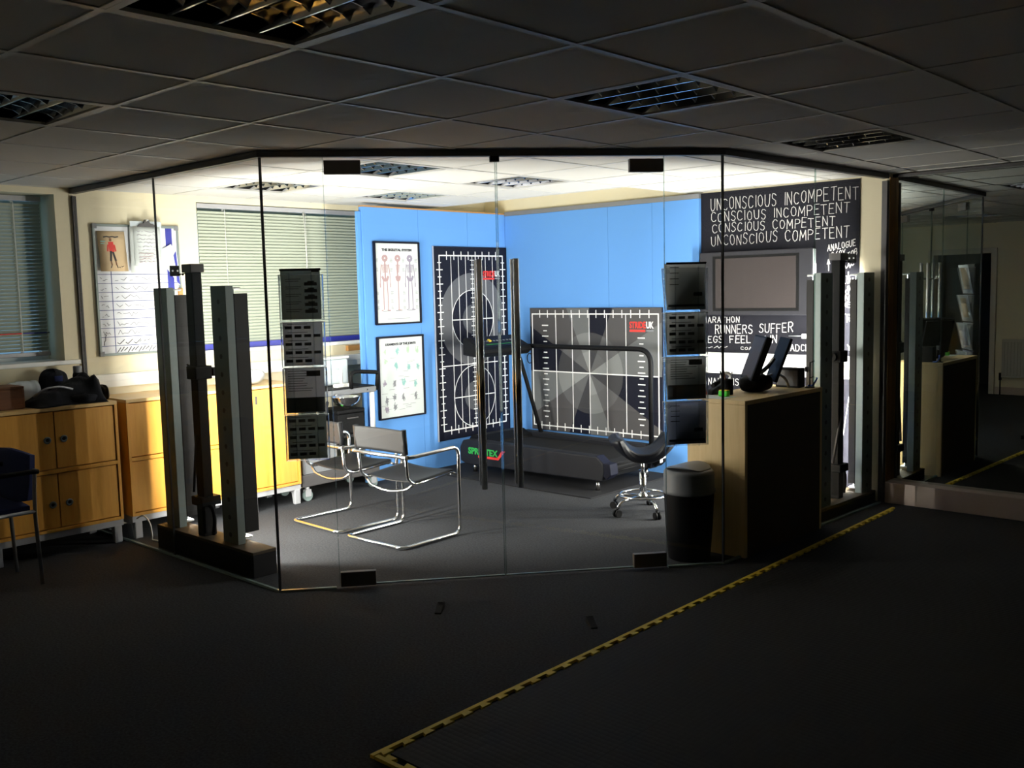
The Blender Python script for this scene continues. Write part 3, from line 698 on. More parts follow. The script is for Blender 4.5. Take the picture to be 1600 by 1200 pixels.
# ------------------------------------------------------------------ light towers
def tower_stand(label_t, label_c, label_b, loc, rz, towers, pole, base, group):
    """local frame: +y faces into the glass room"""
    B = thing('stand_base', label_b, 'base', loc, rz)
    bx0, bx1, by0, by1, bz = base
    MB().box(bx0, bx1, by0, by1, 0.0, bz-0.018).build('plinth', M['rubber'], B, 0.004, world=False)
    MB().box(bx0, bx1, by0, by1, bz-0.018, bz).build('top_board', M['dark_brown'], B, 0.003, world=False)
    mat = Matrix.LocRotScale(Vector(loc), Euler((0,0,rz)), Vector((1,1,1)))
    for k, (x, y, side) in enumerate(towers):
        p = mat @ V(x, y, bz)
        t = thing('light_tower', label_t[k], 'light', p, rz, group)
        H = 1.655-bz
        c = MB(); wd = 0.08
        # slotted channel at the back (holes show as dark discs), flanges turned to the room
        c.box(-wd, wd, 0.0, 0.004, 0.0, H).box(-wd, -wd+0.004, 0.004, 0.05, 0, H).box(wd-0.004, wd, 0.004, 0.05, 0, H)
        c.box(-wd+0.004, -wd+0.02, 0.046, 0.05, 0, H).box(wd-0.02, wd-0.004, 0.046, 0.05, 0, H)
        c.build('channel', M['alu'], t, 0.0015, world=False)
        z = 0.05
        while z < H-0.03:
            MB().cyl((0.0, -0.0008, z), (0.0, 0.0005, z), 0.0145, n=14).build('slot_hole', M['blackjoint'], t, world=False)
            z += 0.105
        r = MB(); z0, z1 = 0.06, H-0.045
        r.box(-wd+0.008, wd-0.008, 0.053, 0.057, z0, z1)
        s1 = 0.145 if side > 0 else 0.106; s0 = 0.118
        xs = 1 if side > 0 else -1
        r.box(xs*(wd-0.010), xs*(wd-0.004), 0.057, s1, z0, z1)          # long shade towards the door
        r.box(-xs*(wd-0.004), -xs*(wd-0.010), 0.057, s0-0.03, z0, z1)
        r.build('reflector', M['shade'], t, 0.001, world=False)
        MB().box(-wd+0.014, wd-0.014, 0.0575, 0.0585, z0+0.01, z1-0.01).build('reflector_face', M['white'], t, world=False)
        MB().box(-0.030, 0.030, 0.0595, 0.086, 0.03, H-0.02).build('lamp_housing', M['alu'], t, 0.001, world=False)
        MB().box(-0.024, 0.024, 0.0865, 0.089, 0.035, H-0.025).build('lamp', M['lamp'], t, world=False)
        for z in (0.015, H-0.02):
            MB().box(-0.036, 0.036, 0.0595, 0.125, z, z+0.012).build('glow_catcher', M['white'], t, 0.003, world=False)  # white end blocks added to catch the lamp light and show a glow
    px, py = pole
    p = mat @ V(px, py, bz)
    t = thing('camera_column', label_c, 'camera column', p, rz)
    H = 1.79-bz
    MB().box(-0.040, 0.040, -0.032, 0.032, 0.02, H-0.05).build('column', M['black'], t, 0.004, world=False)
    MB().box(-0.02, 0.02, 0.031, 0.036, 0.2, H-0.08).build('rack_strip', M['darkmetal'], t, 0.001, world=False)
    MB().box(-0.054, 0.054, -0.044, 0.044, H-0.05, H).build('top_cap', M['darkmetal'], t, 0.004, world=False)
    MB().box(-0.055, 0.055, -0.05, 0.06, 0.955, 1.035).build('carriage', M['black'], t, 0.006, world=False)
    kn = MB().cyl((-0.055, 0, 0.995), (-0.085, 0, 0.995), 0.03, n=18)
    kn.build('clamp_knob', M['black'], t, world=False)
    MB().tube(fillet([(-0.085, 0, 0.995), (-0.10, 0.0, 1.03), (-0.125, 0.0, 1.037)], 0.02), 0.007).build('lever', M['black'], t, world=False)
    MB().box(-0.012, 0.06, 0.06, 0.12, 0.97, 1.02).build('camera_mount', M['black'], t, 0.004, world=False)
    MB().tube([(-0.095, -0.02, 0.26), (0.0, -0.036, 0.62)], 0.009).build('brace', M['darkmetal'], t, world=False)
    MB().box(-0.062, 0.062, -0.06, 0.07, 0.19, 0.245).build('foot_plate', M['black'], t, 0.006, world=False)
    MB().box(-0.04, 0.03, -0.04, 0.05, 0.0, 0.19).build('foot_block', M['black'], t, 0.006, world=False)
    MB().tube(fillet([(0.03, 0, 0.19), (0.10, -0.01, 0.18), (0.115, -0.01, 0.10), (0.09, -0.01, 0.02)], 0.05), 0.012).build('crank', M['black'], t, world=False)
    mx = -0.215 if towers[0][2] > 0 else 0.20; fx = 1 if mx < 0 else -1         # plate faces the hall
    sp = MB().box(mx-0.006, mx+0.006, -0.030, 0.030, H-0.066, H-0.002).build('marker_plate', M['black'], t, 0.003, world=False)
    for s in (-0.016, 0.016): MB().cyl((mx+fx*0.0055, s, H-0.034), (mx+fx*0.0078, s, H-0.034), 0.006, n=12).build('marker_dot', M['whiteprint'], sp, world=False)
    a = MB().tube([(mx, 0, H-0.06), (math.copysign(0.05, mx), 0, H-0.05)], 0.003, 8)
    for s in (0.55, 0.75): a.ball((mx*s, 0, H-0.057), 0.008, 12, 8)
    a.build('marker_arm', M['black'], t, world=False)
    return B
G = 'tall strip light towers'
tower_stand(['dark light tower at the cabinet end of the base, under the whiteboard', 'dark light tower between the camera column and the leaflet rack by the blind'],
            'black camera column between the two light towers by the cabinets', 'long dark base under the two light towers by the cabinets',
            (-5.24, 2.905, 0), 0.0, [(-0.420, 0.045, 1), (0.255, 0.045, 1)], (-0.035, 0.06), (-0.55, 0.555, 0.0, 0.155, 0.150), G)
ra = math.atan2(RD.y, RD.x)                  # stand beside the mirror follows the glass
bo = BR @ V(1.63, -0.045, 0)
tower_stand(['pale-edged light tower by the blackboard corner, close to the mirror', 'pale-edged light tower standing next to the end of the desk'],
            'black camera column between the two light towers beside the desk', 'dark base under the two light towers beside the desk',
            tuple(bo), ra, [(0.335, 0.025, -1), (-0.285, 0.025, -1)], (0.02, 0.10), (-0.40, 0.425, 0.0, 0.20, 0.085), G)

# cables round the towers
def cable(name, pts, r, mat, label, cat='cable', f=0.05):
    return tag(MB().tube(fillet(pts, f, 5), r, 8).build(name, M[mat]), label, cat)
cable('power_cable', [(-6.09, 2.92, 0.14), (-6.03, 2.935, 0.175), (-5.96, 2.945, 0.13), (-5.95, 2.95, 0.03), (-5.99, 2.96, 0.007), (-5.82, 2.98, 0.006), (-5.80, 3.17, 0.006)], 0.005, 'white', 'white power cable looping out from under the cabinet beside the dark base')
cable('network_cable', [(-2.99, 6.50, 0.52), (-2.985, 6.54, 0.42), (-2.975, 6.58, 0.28), (-2.97, 6.60, 0.10), (-3.0, 6.62, 0.006)], 0.009, 'cable', 'bright blue cable hanging down behind the light towers beside the desk')
cable('thin_wire', [(-2.90, 6.81, 0.84), (-2.94, 6.80, 0.55), (-2.96, 6.78, 0.3), (-2.95, 6.79, 0.01)], 0.002, 'white', 'thin white wire hanging from the trunking down the blackboard wall')
tag(MB().cyl((-2.99, 6.60, 0.13), (-2.955, 6.70, 0.34), 0.009, n=10).build('plastic_rod', M['white']), 'short white rod propped between the light towers beside the desk', 'rod')
tag(MB().prism([(-3.02, 6.30), (-2.98, 6.62), (-3.22, 6.66), (-3.26, 6.36)], 0.0, 0.004).build('paper_sheet', M['paper']), 'white sheet of paper lying on the floor behind the light towers', 'paper')
t = thing('power_strip', 'black power strip on the floor along the glass beside the desk', 'power strip', (-2.80, 5.60, 0))
PS = basis(BR @ V(0.55, -0.055, 0), RD, RN)
t.location = PS @ V(0.2, 0, 0)
MB().box(0.0, 0.40, -0.025, 0.025, 0.0, 0.04, PS).build('body', M['black'], t, 0.006)
for k in range(4): MB().cyl(PS @ V(0.06+0.09*k, 0, 0.0395), PS @ V(0.06+0.09*k, 0, 0.0415), 0.018, n=14).build('socket', M['grey'], t)
# ------------------------------------------------------------------ hand lettering and print helpers
GL = {
'A': [[(0,0),(.3,1),(.6,0)],[(.12,.36),(.48,.36)]], 'B': [[(0,0),(0,1),(.38,1),(.5,.86),(.5,.68),(.36,.54),(0,.54)],[(.36,.54),(.55,.38),(.55,.16),(.38,0),(0,0)]],
'C': [[(.56,.84),(.42,.98),(.2,.98),(.03,.74),(.03,.26),(.2,.02),(.42,.02),(.56,.16)]], 'D': [[(0,0),(0,1),(.32,1),(.55,.72),(.55,.28),(.32,0),(0,0)]],
'E': [[(.5,1),(0,1),(0,0),(.5,0)],[(0,.52),(.4,.52)]], 'F': [[(.5,1),(0,1),(0,0)],[(0,.52),(.4,.52)]],
'G': [[(.56,.84),(.4,.98),(.2,.98),(.03,.74),(.03,.26),(.2,.02),(.42,.02),(.56,.2),(.56,.45),(.32,.45)]],
'H': [[(0,0),(0,1)],[(.5,0),(.5,1)],[(0,.5),(.5,.5)]], 'I': [[(.1,0),(.1,1)]], 'J': [[(.4,1),(.4,.2),(.25,0),(.05,.12)]], 'K': [[(0,0),(0,1)],[(.5,1),(0,.45),(.5,0)]],
'L': [[(0,1),(0,0),(.48,0)]], 'M': [[(0,0),(.06,1),(.34,.3),(.62,1),(.68,0)]], 'N': [[(0,0),(0,1),(.5,0),(.5,1)]],
'O': [[(.3,1),(.1,.86),(.02,.5),(.1,.14),(.3,0),(.5,.14),(.58,.5),(.5,.86),(.3,1)]], 'P': [[(0,0),(0,1),(.36,1),(.52,.86),(.52,.64),(.36,.5),(0,.5)]],
'Q': [[(.3,1),(.1,.86),(.02,.5),(.1,.14),(.3,0),(.5,.14),(.58,.5),(.5,.86),(.3,1)],[(.36,.24),(.6,-.06)]],
'R': [[(0,0),(0,1),(.36,1),(.52,.86),(.52,.66),(.36,.52),(0,.52)],[(.26,.52),(.55,0)]], 'S': [[(.52,.86),(.36,1),(.16,1),(.04,.84),(.08,.64),(.44,.42),(.5,.2),(.36,0),(.14,0),(.02,.14)]],
'T': [[(0,1),(.56,1)],[(.28,1),(.28,0)]], 'U': [[(0,1),(.02,.22),(.16,0),(.38,0),(.52,.22),(.54,1)]], 'V': [[(0,1),(.28,0),(.56,1)]], 'W': [[(0,1),(.14,0),(.32,.7),(.5,0),(.66,1)]],
'X': [[(0,1),(.5,0)],[(.5,1),(0,0)]], 'Y': [[(0,1),(.27,.5),(.54,1)],[(.27,.5),(.27,0)]], 'Z': [[(0,1),(.5,1),(0,0),(.5,0)]],
'3': [[(.04,.9),(.3,1),(.46,.8),(.22,.55),(.5,.3),(.3,0),(.02,.1)]], '6': [[(.44,1),(.12,.6),(.02,.25),(.2,0),(.45,.1),(.46,.4),(.2,.5),(.04,.32)]], '0': [[(.3,1),(.08,.8),(.06,.2),(.28,0),(.5,.2),(.5,.8),(.3,1)]],
'7': [[(0,1),(.5,1),(.2,0)]], '>': [[(0,.9),(.35,.5),(0,.1)]], '^': [[(0,.6),(.25,1),(.5,.6)],[(.25,1),(.25,0)]], '_': [[(0,.4),(.25,0),(.5,.4)],[(.25,1),(.25,0)]], '-': [[(0,.5),(.4,.5)]],
}
def write(mb, s, p0, p1, h, nrm, w, up=V(0,0,1), jit=0.04, seed=0, gap=0.26):
    """letters of height h from p0 to p1 along a surface"""
    rnd = random.Random(seed); p0, p1 = Vector(p0), Vector(p1)
    wid = [0.42 if c == ' ' else max(q[0] for st in GL[c] for q in st) for c in s]
    tot = sum(wid)+gap*(len(s)-1); L = (p1-p0).length; dx = (p1-p0)/tot; x = 0
    for c, wc in zip(s, wid):
        if c != ' ':
            oy = rnd.uniform(-jit, jit); sc = 1+rnd.uniform(-jit, jit)*1.2; sh = rnd.uniform(-jit, jit)
            for st in GL[c]:
                pts = [p0+dx*(x+a+sh*b+rnd.uniform(-jit, jit)*0.5)+up*(h*(b*sc+oy+rnd.uniform(-jit, jit)*0.4)) for a, b in st]
                mb.ribbon(pts, w, nrm)
        x += wc+gap
    return mb
def scribble(mb, p0, p1, h, nrm, w, n=14, seed=0, up=V(0,0,1)):
    """handwriting too small to read"""
    rnd = random.Random(seed); p0, p1 = Vector(p0), Vector(p1); pts = []
    for i in range(n+1):
        if rnd.random() < 0.16 and len(pts) > 1: mb.ribbon(pts, w, nrm); pts = []
        pts.append(p0.lerp(p1, i/n)+up*(h*rnd.uniform(0.05, 1.0)))
    if len(pts) > 1: mb.ribbon(pts, w, nrm)
    return mb
def typeset(s, size, mat, name, parent, M4, bold=0.0, width=None, th=0.0006):
    cu = bpy.data.curves.new(name, 'FONT'); cu.body = s; cu.size = size; cu.align_x = 'LEFT'; cu.offset = bold; cu.extrude = th; cu.resolution_u = 3
    tmp = bpy.data.objects.new('tmp_text', cu); COL.objects.link(tmp)
    bpy.context.view_layer.update()
    me = bpy.data.meshes.new_from_object(tmp.evaluated_get(bpy.context.evaluated_depsgraph_get()))
    bpy.data.objects.remove(tmp); bpy.data.curves.remove(cu)
    xs = [v.co.x for v in me.vertices]; k = width/(max(xs)-min(xs)) if width else 1.0; x0 = min(xs)
    Mi = chain(parent).inverted() @ M4
    for v in me.vertices: v.co = Mi @ Vector(((v.co.x-x0)*k, v.co.y, v.co.z+th))
    me.name = name; me.materials.clear(); me.materials.append(mat)
    o = bpy.data.objects.new(name, me); COL.objects.link(o); o.parent = parent
    return o
def frame4(o, ux, uy):
    ux, uy = Vector(ux).normalized(), Vector(uy).normalized(); n = ux.cross(uy)
    return Matrix(((ux.x, uy.x, n.x, o[0]), (ux.y, uy.y, n.y, o[1]), (ux.z, uy.z, n.z, o[2]), (0, 0, 0, 1)))
def clip(poly, x0, x1, y0, y1):
    for ax, val, sgn in ((0, x0, 1), (0, x1, -1), (1, y0, 1), (1, y1, -1)):
        out = []
        for i in range(len(poly)):
            a, b = poly[i-1], poly[i]; da, db = (a[ax]-val)*sgn, (b[ax]-val)*sgn
            if (da >= 0) != (db >= 0):
                t = da/(da-db); out.append((a[0]+(b[0]-a[0])*t, a[1]+(b[1]-a[1])*t))
            if db >= 0: out.append(b)
        poly = out
        if not poly: return []
    return poly

# ------------------------------------------------------------------ blue boards in the corner
t = thing('blue_board', 'tall blue board in front of the window, carrying two anatomy charts and the foot chart', 'board', (-6.32, 5.95, 0))
for k, (a, b) in enumerate(((5.085, 5.695), (5.697, 6.30), (6.302, 6.81))):
    MB().box(-6.345, -6.30, a, b, 0.0, 2.300).build('panel', M['blue'], t, 0.001)
MB().box(-6.345, -6.318, 5.045, 5.084, 0.0, 2.262).build('side_panel', M['blue'], t, 0.001)
MB().box(-6.347, -6.298, 5.085, 6.81, 2.3005, 2.312).build('top_edge', M['woodedge'], t, 0.001)
t = thing('blue_board', 'wide blue board on the wall behind the treadmill, carrying the fan-pattern chart', 'board', (-5.2, 6.83, 0))
for a, b in ((-6.298, -5.08), (-5.078, -4.62), (-4.618, -4.168)):
    MB().box(a, b, 6.805, 6.849, 0.0, 2.285).build('panel', M['blue'], t, 0.001)
tb = MB().box(-6.298, -4.168, 6.80, 6.849, 2.2855, 2.325)
tb.build('top_edge', M['grey'], t, 0.002)

# foot chart on the left board: face x = -6.30, u runs along +y
def fchart(u, v, h=0.0): return V(-6.284+h, 5.858+u, 0.244+v)
NX = V(1, 0, 0); CW, CHh = 0.945, 1.745
t = thing('foot_chart', 'tall navy chart with grey rings and white ruled lines, leaning in the blue corner', 'chart', (-6.285, 6.33, 0.244))
MB().box(-6.298, -6.284, 5.858, 5.858+CW, 0.244, 0.244+CHh).build('board', M['navy'], t, 0.001)
MB().box(-6.299, -6.2835, 5.852, 5.858, 0.24, 0.244+CHh+0.003).build('edge_strip', M['lightgrey'], t)
def disc(mb, cu, cv, r0, r1, h, th=0.0009, n=48, ru=1.0):
    vs, fs = [], []
    for i in range(n):
        a = 2*math.pi*i/n
        for r in ((r0, r1) if r0 > 0 else (r1,)): vs.append((cu+r*math.cos(a)*ru, cv+r*math.sin(a)))
    if r0 > 0:
        for i in range(n):
            j = (i+1) % n; q = [vs[2*i], vs[2*i+1], vs[2*j+1], vs[2*j]]
            b = [fchart(x, y, h) for x, y in q]+[fchart(x, y, h+th) for x, y in q]
            mb.add(b, [(4,5,6,7),(1,0,4,5)[::-1],(3,2,6,7)[::-1]])
    else:
        b = [fchart(x, y, h) for x, y in vs]+[fchart(x, y, h+th) for x, y in vs]
        mb.add(b, [tuple(range(n, 2*n))]+[(i, (i+1) % n, n+(i+1) % n, n+i) for i in range(n)])
    return mb
cA, cB, cu = 1.085, 0.375, 0.47
GREY1 = pbr('chart_grey', lin(84,85,90), 0.55); GREY2 = pbr('chart_grey_inner', lin(66,68,74), 0.55)
disc(MB(), cu, cA, 0.265, 0.425, 0.0).build('grey_ring', GREY1, t)
disc(MB(), cu, cA, 0, 0.135, 0.0, ru=0.98).build('grey_disc', GREY2, t)
disc(MB(), cu, cB, 0, 0.135, 0.0, ru=0.98).build('grey_disc', GREY2, t)
ln = MB()
def L(a, b, w=0.008): ln.ribbon([fchart(*a, 0.001), fchart(*b, 0.001)], w, NX, 0.0008)
fx0, fx1, fy0, fy1 = 0.062, 0.885, 0.085, 1.665
for a, b in (((fx0,fy0),(fx1,fy0)),((fx1,fy0),(fx1,fy1)),((fx1,fy1),(fx0,fy1)),((fx0,fy1),(fx0,fy0))): L(a, b, 0.011)
for k in range(1, 9):
    u = fx0+(fx1-fx0)*k/9; L((u, fy1-0.035), (u, fy1+0.035)); L((u, fy0-0.035), (u, fy0+0.035))
for k in range(1, 25):
    v = fy0+(fy1-fy0)*k/25; h = 0.036 if k % 2 else 0.02
    for u in (fx0, fx1): L((u-h, v), (u+h, v))
for u in (0.205, 0.30, 0.39, 0.56, 0.65, 0.745): L((u, fy0), (u, fy1), 0.0055)
L((0.475, fy0), (0.475, fy1), 0.0045)
for k in range(36):
    v = 0.12+k*0.043
    if abs(v-1.45) > 0: L((0.475-(0.024 if k % 2 else 0.013), v), (0.475+(0.024 if k % 2 else 0.013), v), 0.007)
L((0.205, cA), (0.735, cA)); L((fx0, 0.672), (fx1-0.1, 0.672)); L((0.205, cB), (0.735, cB))
for c in (cA, cB):
    ln.ribbon([fchart(cu+0.268*math.cos(2*math.pi*i/48), c+0.284*math.sin(2*math.pi*i/48) if c == cB else c+0.268*math.sin(2*math.pi*i/48)*1.0, 0.001) for i in range(49)], 0.006, NX, 0.0008)
ln.build('ruled_line_pattern', M['whiteprint'], t)
def logo(t, org, ux, uy, w):
    F = frame4(org, ux, uy)
    typeset('STRIDE', w*0.30, M['red'], 'red_lettering', t, F, bold=0.0025, width=w*0.66)
    F2 = F @ Matrix.Translation((w*0.68, 0, 0))
    typeset('UK', w*0.30, M['whiteprint'], 'white_lettering', t, F2, bold=0.003, width=w*0.30)
    MB().box(0, w*0.64, -w*0.13, -w*0.05, 0, 0.0008, F).build('red_strapline', M['red'], t)
    MB().box(w*0.68, w*0.97, -w*0.11, -w*0.06, 0, 0.0008, F).build('white_strapline', M['greyink'], t)
logo(t, fchart(0.615, 1.475, 0.0032), (0,1,0), (0,0,1), 0.235)

# fan-pattern chart on the wall board: face y = 6.80, u runs along +x
def wchart(u, v, h=0.0): return V(-5.985+u, 6.785-h, 0.275+v)
NY = V(0, -1, 0); S_ = 1.47; SV = 1.14
t = thing('fan_chart', 'square grey chart with a fan of wedges and white ruled lines behind the treadmill', 'chart', (-5.25, 6.79, 0.275))
MB().box(-5.985, -5.985+S_, 6.785, 6.803, 0.275, 0.275+SV).build('board', M['navy'], t, 0.001)
cx, cyy = 0.70, 0.555
tones = {'n': (lin(15,18,36), lin(46,46,50), lin(44,44,50)), 'd': (lin(66,64,66), lin(84,84,86), lin(92,92,94)), 'l': (lin(96,98,100), lin(120,122,122), lin(136,138,138))}
mats = {k: [pbr('chart_tone_%s%d' % (k, i), c, 0.55) for i, c in enumerate(v)] for k, v in tones.items()}
secs = [(0, 24, 'n'), (24, 59, 'd'), (59, 90, 'l'), (90, 121, 'n'), (121, 156, 'd'), (156, 180, 'l'), (180, 204, 'n'), (204, 239, 'd'), (239, 270, 'l'), (270, 301, 'n'), (301, 336, 'd'), (336, 360, 'l')]
rad3 = [(0.365, 3.0, 0), (0.195, 0.365, 1), (0.0, 0.195, 2)]
for a0, a1, k in secs:
    for r0, r1, lv in rad3:
        n = 10
        arc = lambda r, rev: [(cx+r*math.sin(R(a0+(a1-a0)*i/n)), cyy+r*math.cos(R(a0+(a1-a0)*i/n))) for i in (range(n, -1, -1) if rev else range(n+1))]
        if lv == 0: poly = [(cx+r0*math.sin(R(a)), cyy+r0*math.cos(R(a))) for a in (a0+(a1-a0)*i/n for i in range(n+1))]+[(cx+3*math.sin(R(a)), cyy+3*math.cos(R(a))) for a in (a1, (a0+a1)/2, a0)]
        elif r0 > 0: poly = arc(r0, False)+arc(r1, True)
        else: poly = [(cx, cyy)]+arc(r1, True)
        poly = clip(poly, 0.002, S_-0.002, 0.002, SV-0.002)
        if len(poly) < 3 or (k == 'n' and lv == 0): continue
        MB().prism(poly, 0, 0.0008, Matrix(((1,0,0,-5.985),(0,0,-1,6.785),(0,1,0,0.275),(0,0,0,1)))).build('wedge_print', mats[k][lv], t)
ln = MB()
def L2(a, b, w=0.008): ln.ribbon([wchart(*a, 0.001), wchart(*b, 0.001)], w, NY, 0.0008)
gx0, gx1, gy0, gy1 = 0.03, 1.435, 0.045, 1.085
for a, b in (((gx0,gy0),(gx1,gy0)),((gx1,gy0),(gx1,gy1)),((gx1,gy1),(gx0,gy1)),((gx0,gy1),(gx0,gy0))): L2(a, b, 0.011)
L2((gx0, cyy), (gx1, cyy), 0.010)
for u in (0.315, 0.505, 0.70, 0.895, 1.10): L2((u, gy0), (u, gy1), 0.007)
for k in range(1, 15):
    u = gx0+(gx1-gx0)*k/15; L2((u, gy1-0.032), (u, gy1+0.032)); L2((u, gy0-0.032), (u, gy0+0.032))
for u in (0.185, 1.26):
    for k in range(18):
        v = 0.13+k*0.05
        if abs(v-cyy) < 0.02 or (u > 1 and v > 0.91): continue
        h = 0.034 if k % 2 else 0.018; L2((u-h, v), (u+h, v), 0.010)
ln.build('ruled_line_pattern', M['whiteprint'], t)
logo(t, wchart(1.14, 0.965, 0.0032), (1,0,0), (0,0,1), 0.255)

# two framed anatomy charts
def framed(label, y0, y1, z0, z1, title, kind):
    t = thing('anatomy_chart', label, 'chart', (-6.29, (y0+y1)/2, z0), group='framed anatomy charts on the blue board')
    f = MB(); w = 0.014; xa, xb = -6.2985, -6.274
    for a in ((y0, y1, z0, z0+w), (y0, y1, z1-w, z1), (y0, y0+w, z0+w, z1-w), (y1-w, y1, z0+w, z1-w)): f.box(xa, xb, *a)
    f.build('frame', M['navy'], t, 0.002)
    xs = -6.286
    MB().box(xa, xs, y0+w, y1-w, z0+w, z1-w).build('sheet', M['paper'], t)
    W_, H_ = y1-y0, z1-z0
    P = lambda u, v: V(xs, y0+W_*u, z0+H_*v)
    typeset(title, H_*0.038, M['ink'], 'title_lettering', t, frame4(P(0.17, 0.888), (0,1,0), (0,0,1)), bold=0.0016, width=W_*0.66)
    if kind == 0:
        for k, (u, mt) in enumerate(((0.23, 'pinkink'), (0.51, 'pinkink'), (0.78, 'mauveink'))):
            b = MB(); n = 0.003; side = k == 1
            def seg(pts, w): b.ribbon([P(u+a, v) for a, v in pts], w*W_, NX, 0.0006)
            b.ribbon([P(u+0.042*math.cos(i*0.6283), 0.80+0.026*math.sin(i*0.6283)) for i in range(11)], 0.022, NX, 0.0006)
            seg([(0, 0.775), (0, 0.745)], 0.03)
            seg([(0, 0.745), (-0.012 if side else 0, 0.63), (0, 0.55)], 0.03)
            wd = 0.045 if side else 0.075
            for i in range(7): seg([(-wd+0.004*i, 0.715-0.014*i), (0, 0.722-0.014*i), (wd-0.004*i, 0.715-0.014*i)], 0.012)
            seg([(-wd*0.8, 0.575), (-wd*0.5, 0.545), (0, 0.535), (wd*0.5, 0.545), (wd*0.8, 0.575)], 0.045)
            legs = (0.0,) if side else (-0.045, 0.045)
            for s in legs:
                seg([(s*0.8, 0.53), (s, 0.36)], 0.020); seg([(s, 0.35), (s*1.05, 0.185)], 0.020)
                seg([(s*1.05-0.02, 0.178), (s*1.05+0.05*(1 if s >= 0 else -1), 0.172)], 0.016)
            if not side:
                for s in (-1, 1):
                    seg([(s*0.08, 0.725), (s*0.10, 0.61)], 0.016); seg([(s*0.10, 0.605), (s*0.112, 0.50)], 0.014); seg([(s*0.112, 0.495), (s*0.11, 0.455)], 0.022)
            b.build('skeleton_print', M[mt], t)
            g_ = MB(); g_.ribbon([P(u-0.07, 0.165), P(u+0.08, 0.167)], 0.005, NX, 0.0006); g_.build('ground_print', M['greyink'], t)
        b = MB(); rnd = random.Random(5)
        for u in (0.37, 0.64, 0.06, 0.92):
            for v in (0.79, 0.68, 0.40, 0.30, 0.22):
                for i in range(4): b.ribbon([P(u-0.03, v-0.011*i), P(u+0.03*rnd.uniform(0.3, 1), v-0.011*i)], 0.003, NX, 0.0006)
        b.ribbon([P(0.25, 0.07), P(0.75, 0.07)], 0.004, NX, 0.0006)
        b.build('caption_print', M['greyink'], t)
    else:
        rnd = random.Random(9)
        sp = [(0.16, 0.82, 'leafink'), (0.42, 0.82, 'tealink'), (0.66, 0.82, 'leafink'), (0.86, 0.82, 'leafink'), (0.16, 0.70, 'leafink'), (0.38, 0.64, 'tealink'), (0.66, 0.61, 'tealink'), (0.86, 0.61, 'tealink'),
              (0.14, 0.43, 'mauveink'), (0.34, 0.43, 'greyink'), (0.54, 0.44, 'tealink'), (0.80, 0.40, 'tealink'), (0.16, 0.22, 'greyink'), (0.33, 0.26, 'greyink'), (0.52, 0.24, 'greyink'), (0.80, 0.24, 'greyink'), (0.34, 0.14, 'greyink'), (0.16, 0.12, 'mauveink')]
        for u, v, mt in sp:
            b = MB()
            for i in range(16):
                a = rnd.uniform(0, 6.28); r1 = rnd.uniform(0.01, 0.05); a2 = a+rnd.uniform(1, 3)
                b.ribbon([P(u+r1*math.cos(a), v+r1*1.2*math.sin(a)), P(u+r1*0.7*math.cos(a2), v+r1*0.9*math.sin(a2))], 0.005, NX, 0.0006)
            b.build('joint_print', M[mt], t)
        b = MB()
        for i in range(22):
            u, v = rnd.uniform(0.06, 0.78), rnd.uniform(0.08, 0.84); b.ribbon([P(u, v), P(u+0.12, v)], 0.0025, NX, 0.0006)
        b.build('caption_print', M['greyink'], t)
framed('framed chart of three skeletons, the upper of the two on the blue board', 5.180, 5.685, 1.320, 2.020, 'THE SKELETAL SYSTEM', 0)
framed('framed chart of green joint drawings, the lower of the two on the blue board', 5.180, 5.700, 0.515, 1.222, 'LIGAMENTS OF THE JOINTS', 1)

# ------------------------------------------------------------------ whiteboard and what hangs on it
wy0, wy1, wz0, wz1 = 2.968, 3.60, 1.20, 2.11
t = thing('whiteboard', 'whiteboard with a blue ruled list hanging beside the window', 'whiteboard', (XW, 3.28, wz0))
MB().box(XW+0.002, XW+0.014, wy0, wy1, wz0, wz1).build('surface', M['board'], t)
f = MB()
for a in ((wy0, wy1, wz0, wz0+0.016), (wy0, wy1, wz1-0.016, wz1), (wy0, wy0+0.016, wz0+0.016, wz1-0.016), (wy1-0.016, wy1, wz0+0.016, wz1-0.016)): f.box(XW+0.002, XW+0.022, *a)
f.build('frame', M['alu'], t, 0.002)
for y in (wy0, wy1-0.03):
    for z in (wz0, wz1-0.03): MB().box(XW+0.001, XW+0.025, y-0.002, y+0.032, z-0.002, z+0.032).build('corner_cap', M['grey'], t, 0.004)
WBp = lambda u, v, h=0.0145: V(XW+h, wy0+u, wz0+v)
ln = MB()
for k in range(9): ln.ribbon([WBp(0.018, 0.068+k*0.062), WBp(wy1-wy0-0.02, 0.068+k*0.062)], 0.004, NX, 0.0006)
ln.ribbon([WBp(0.115, 0.018), WBp(0.115, 0.60)], 0.005, NX, 0.0006); ln.ribbon([WBp(0.55, 0.018), WBp(0.55, 0.60)], 0.004, NX, 0.0006)
ln.build('ruling_pattern', M['blueink'], t)
b = MB()
for k in range(2, 9):
    v = 0.080+(k-1)*0.062
    scribble(b, WBp(0.035, v), WBp(0.085, v), 0.03, NX, 0.0035, 5, k)
    scribble(b, WBp(0.14, v), WBp(0.14+(0.34 if k > 4 else 0.24), v), 0.034, NX, 0.0032, 16, 20+k)
b.build('handwriting_lettering', M['greyink'], t)
b = MB()
for k in range(11): b.ribbon([WBp(0.125+k*0.026, 0.020+0.006*(k % 3)), WBp(0.15+k*0.026, 0.052+0.004*(k % 2))], 0.0055, NX, 0.0006)
for k in range(3): b.ribbon([WBp(0.13+k*0.06, 0.088), WBp(0.145+k*0.06, 0.078), WBp(0.18+k*0.06, 0.108)], 0.005, NX, 0.0006)
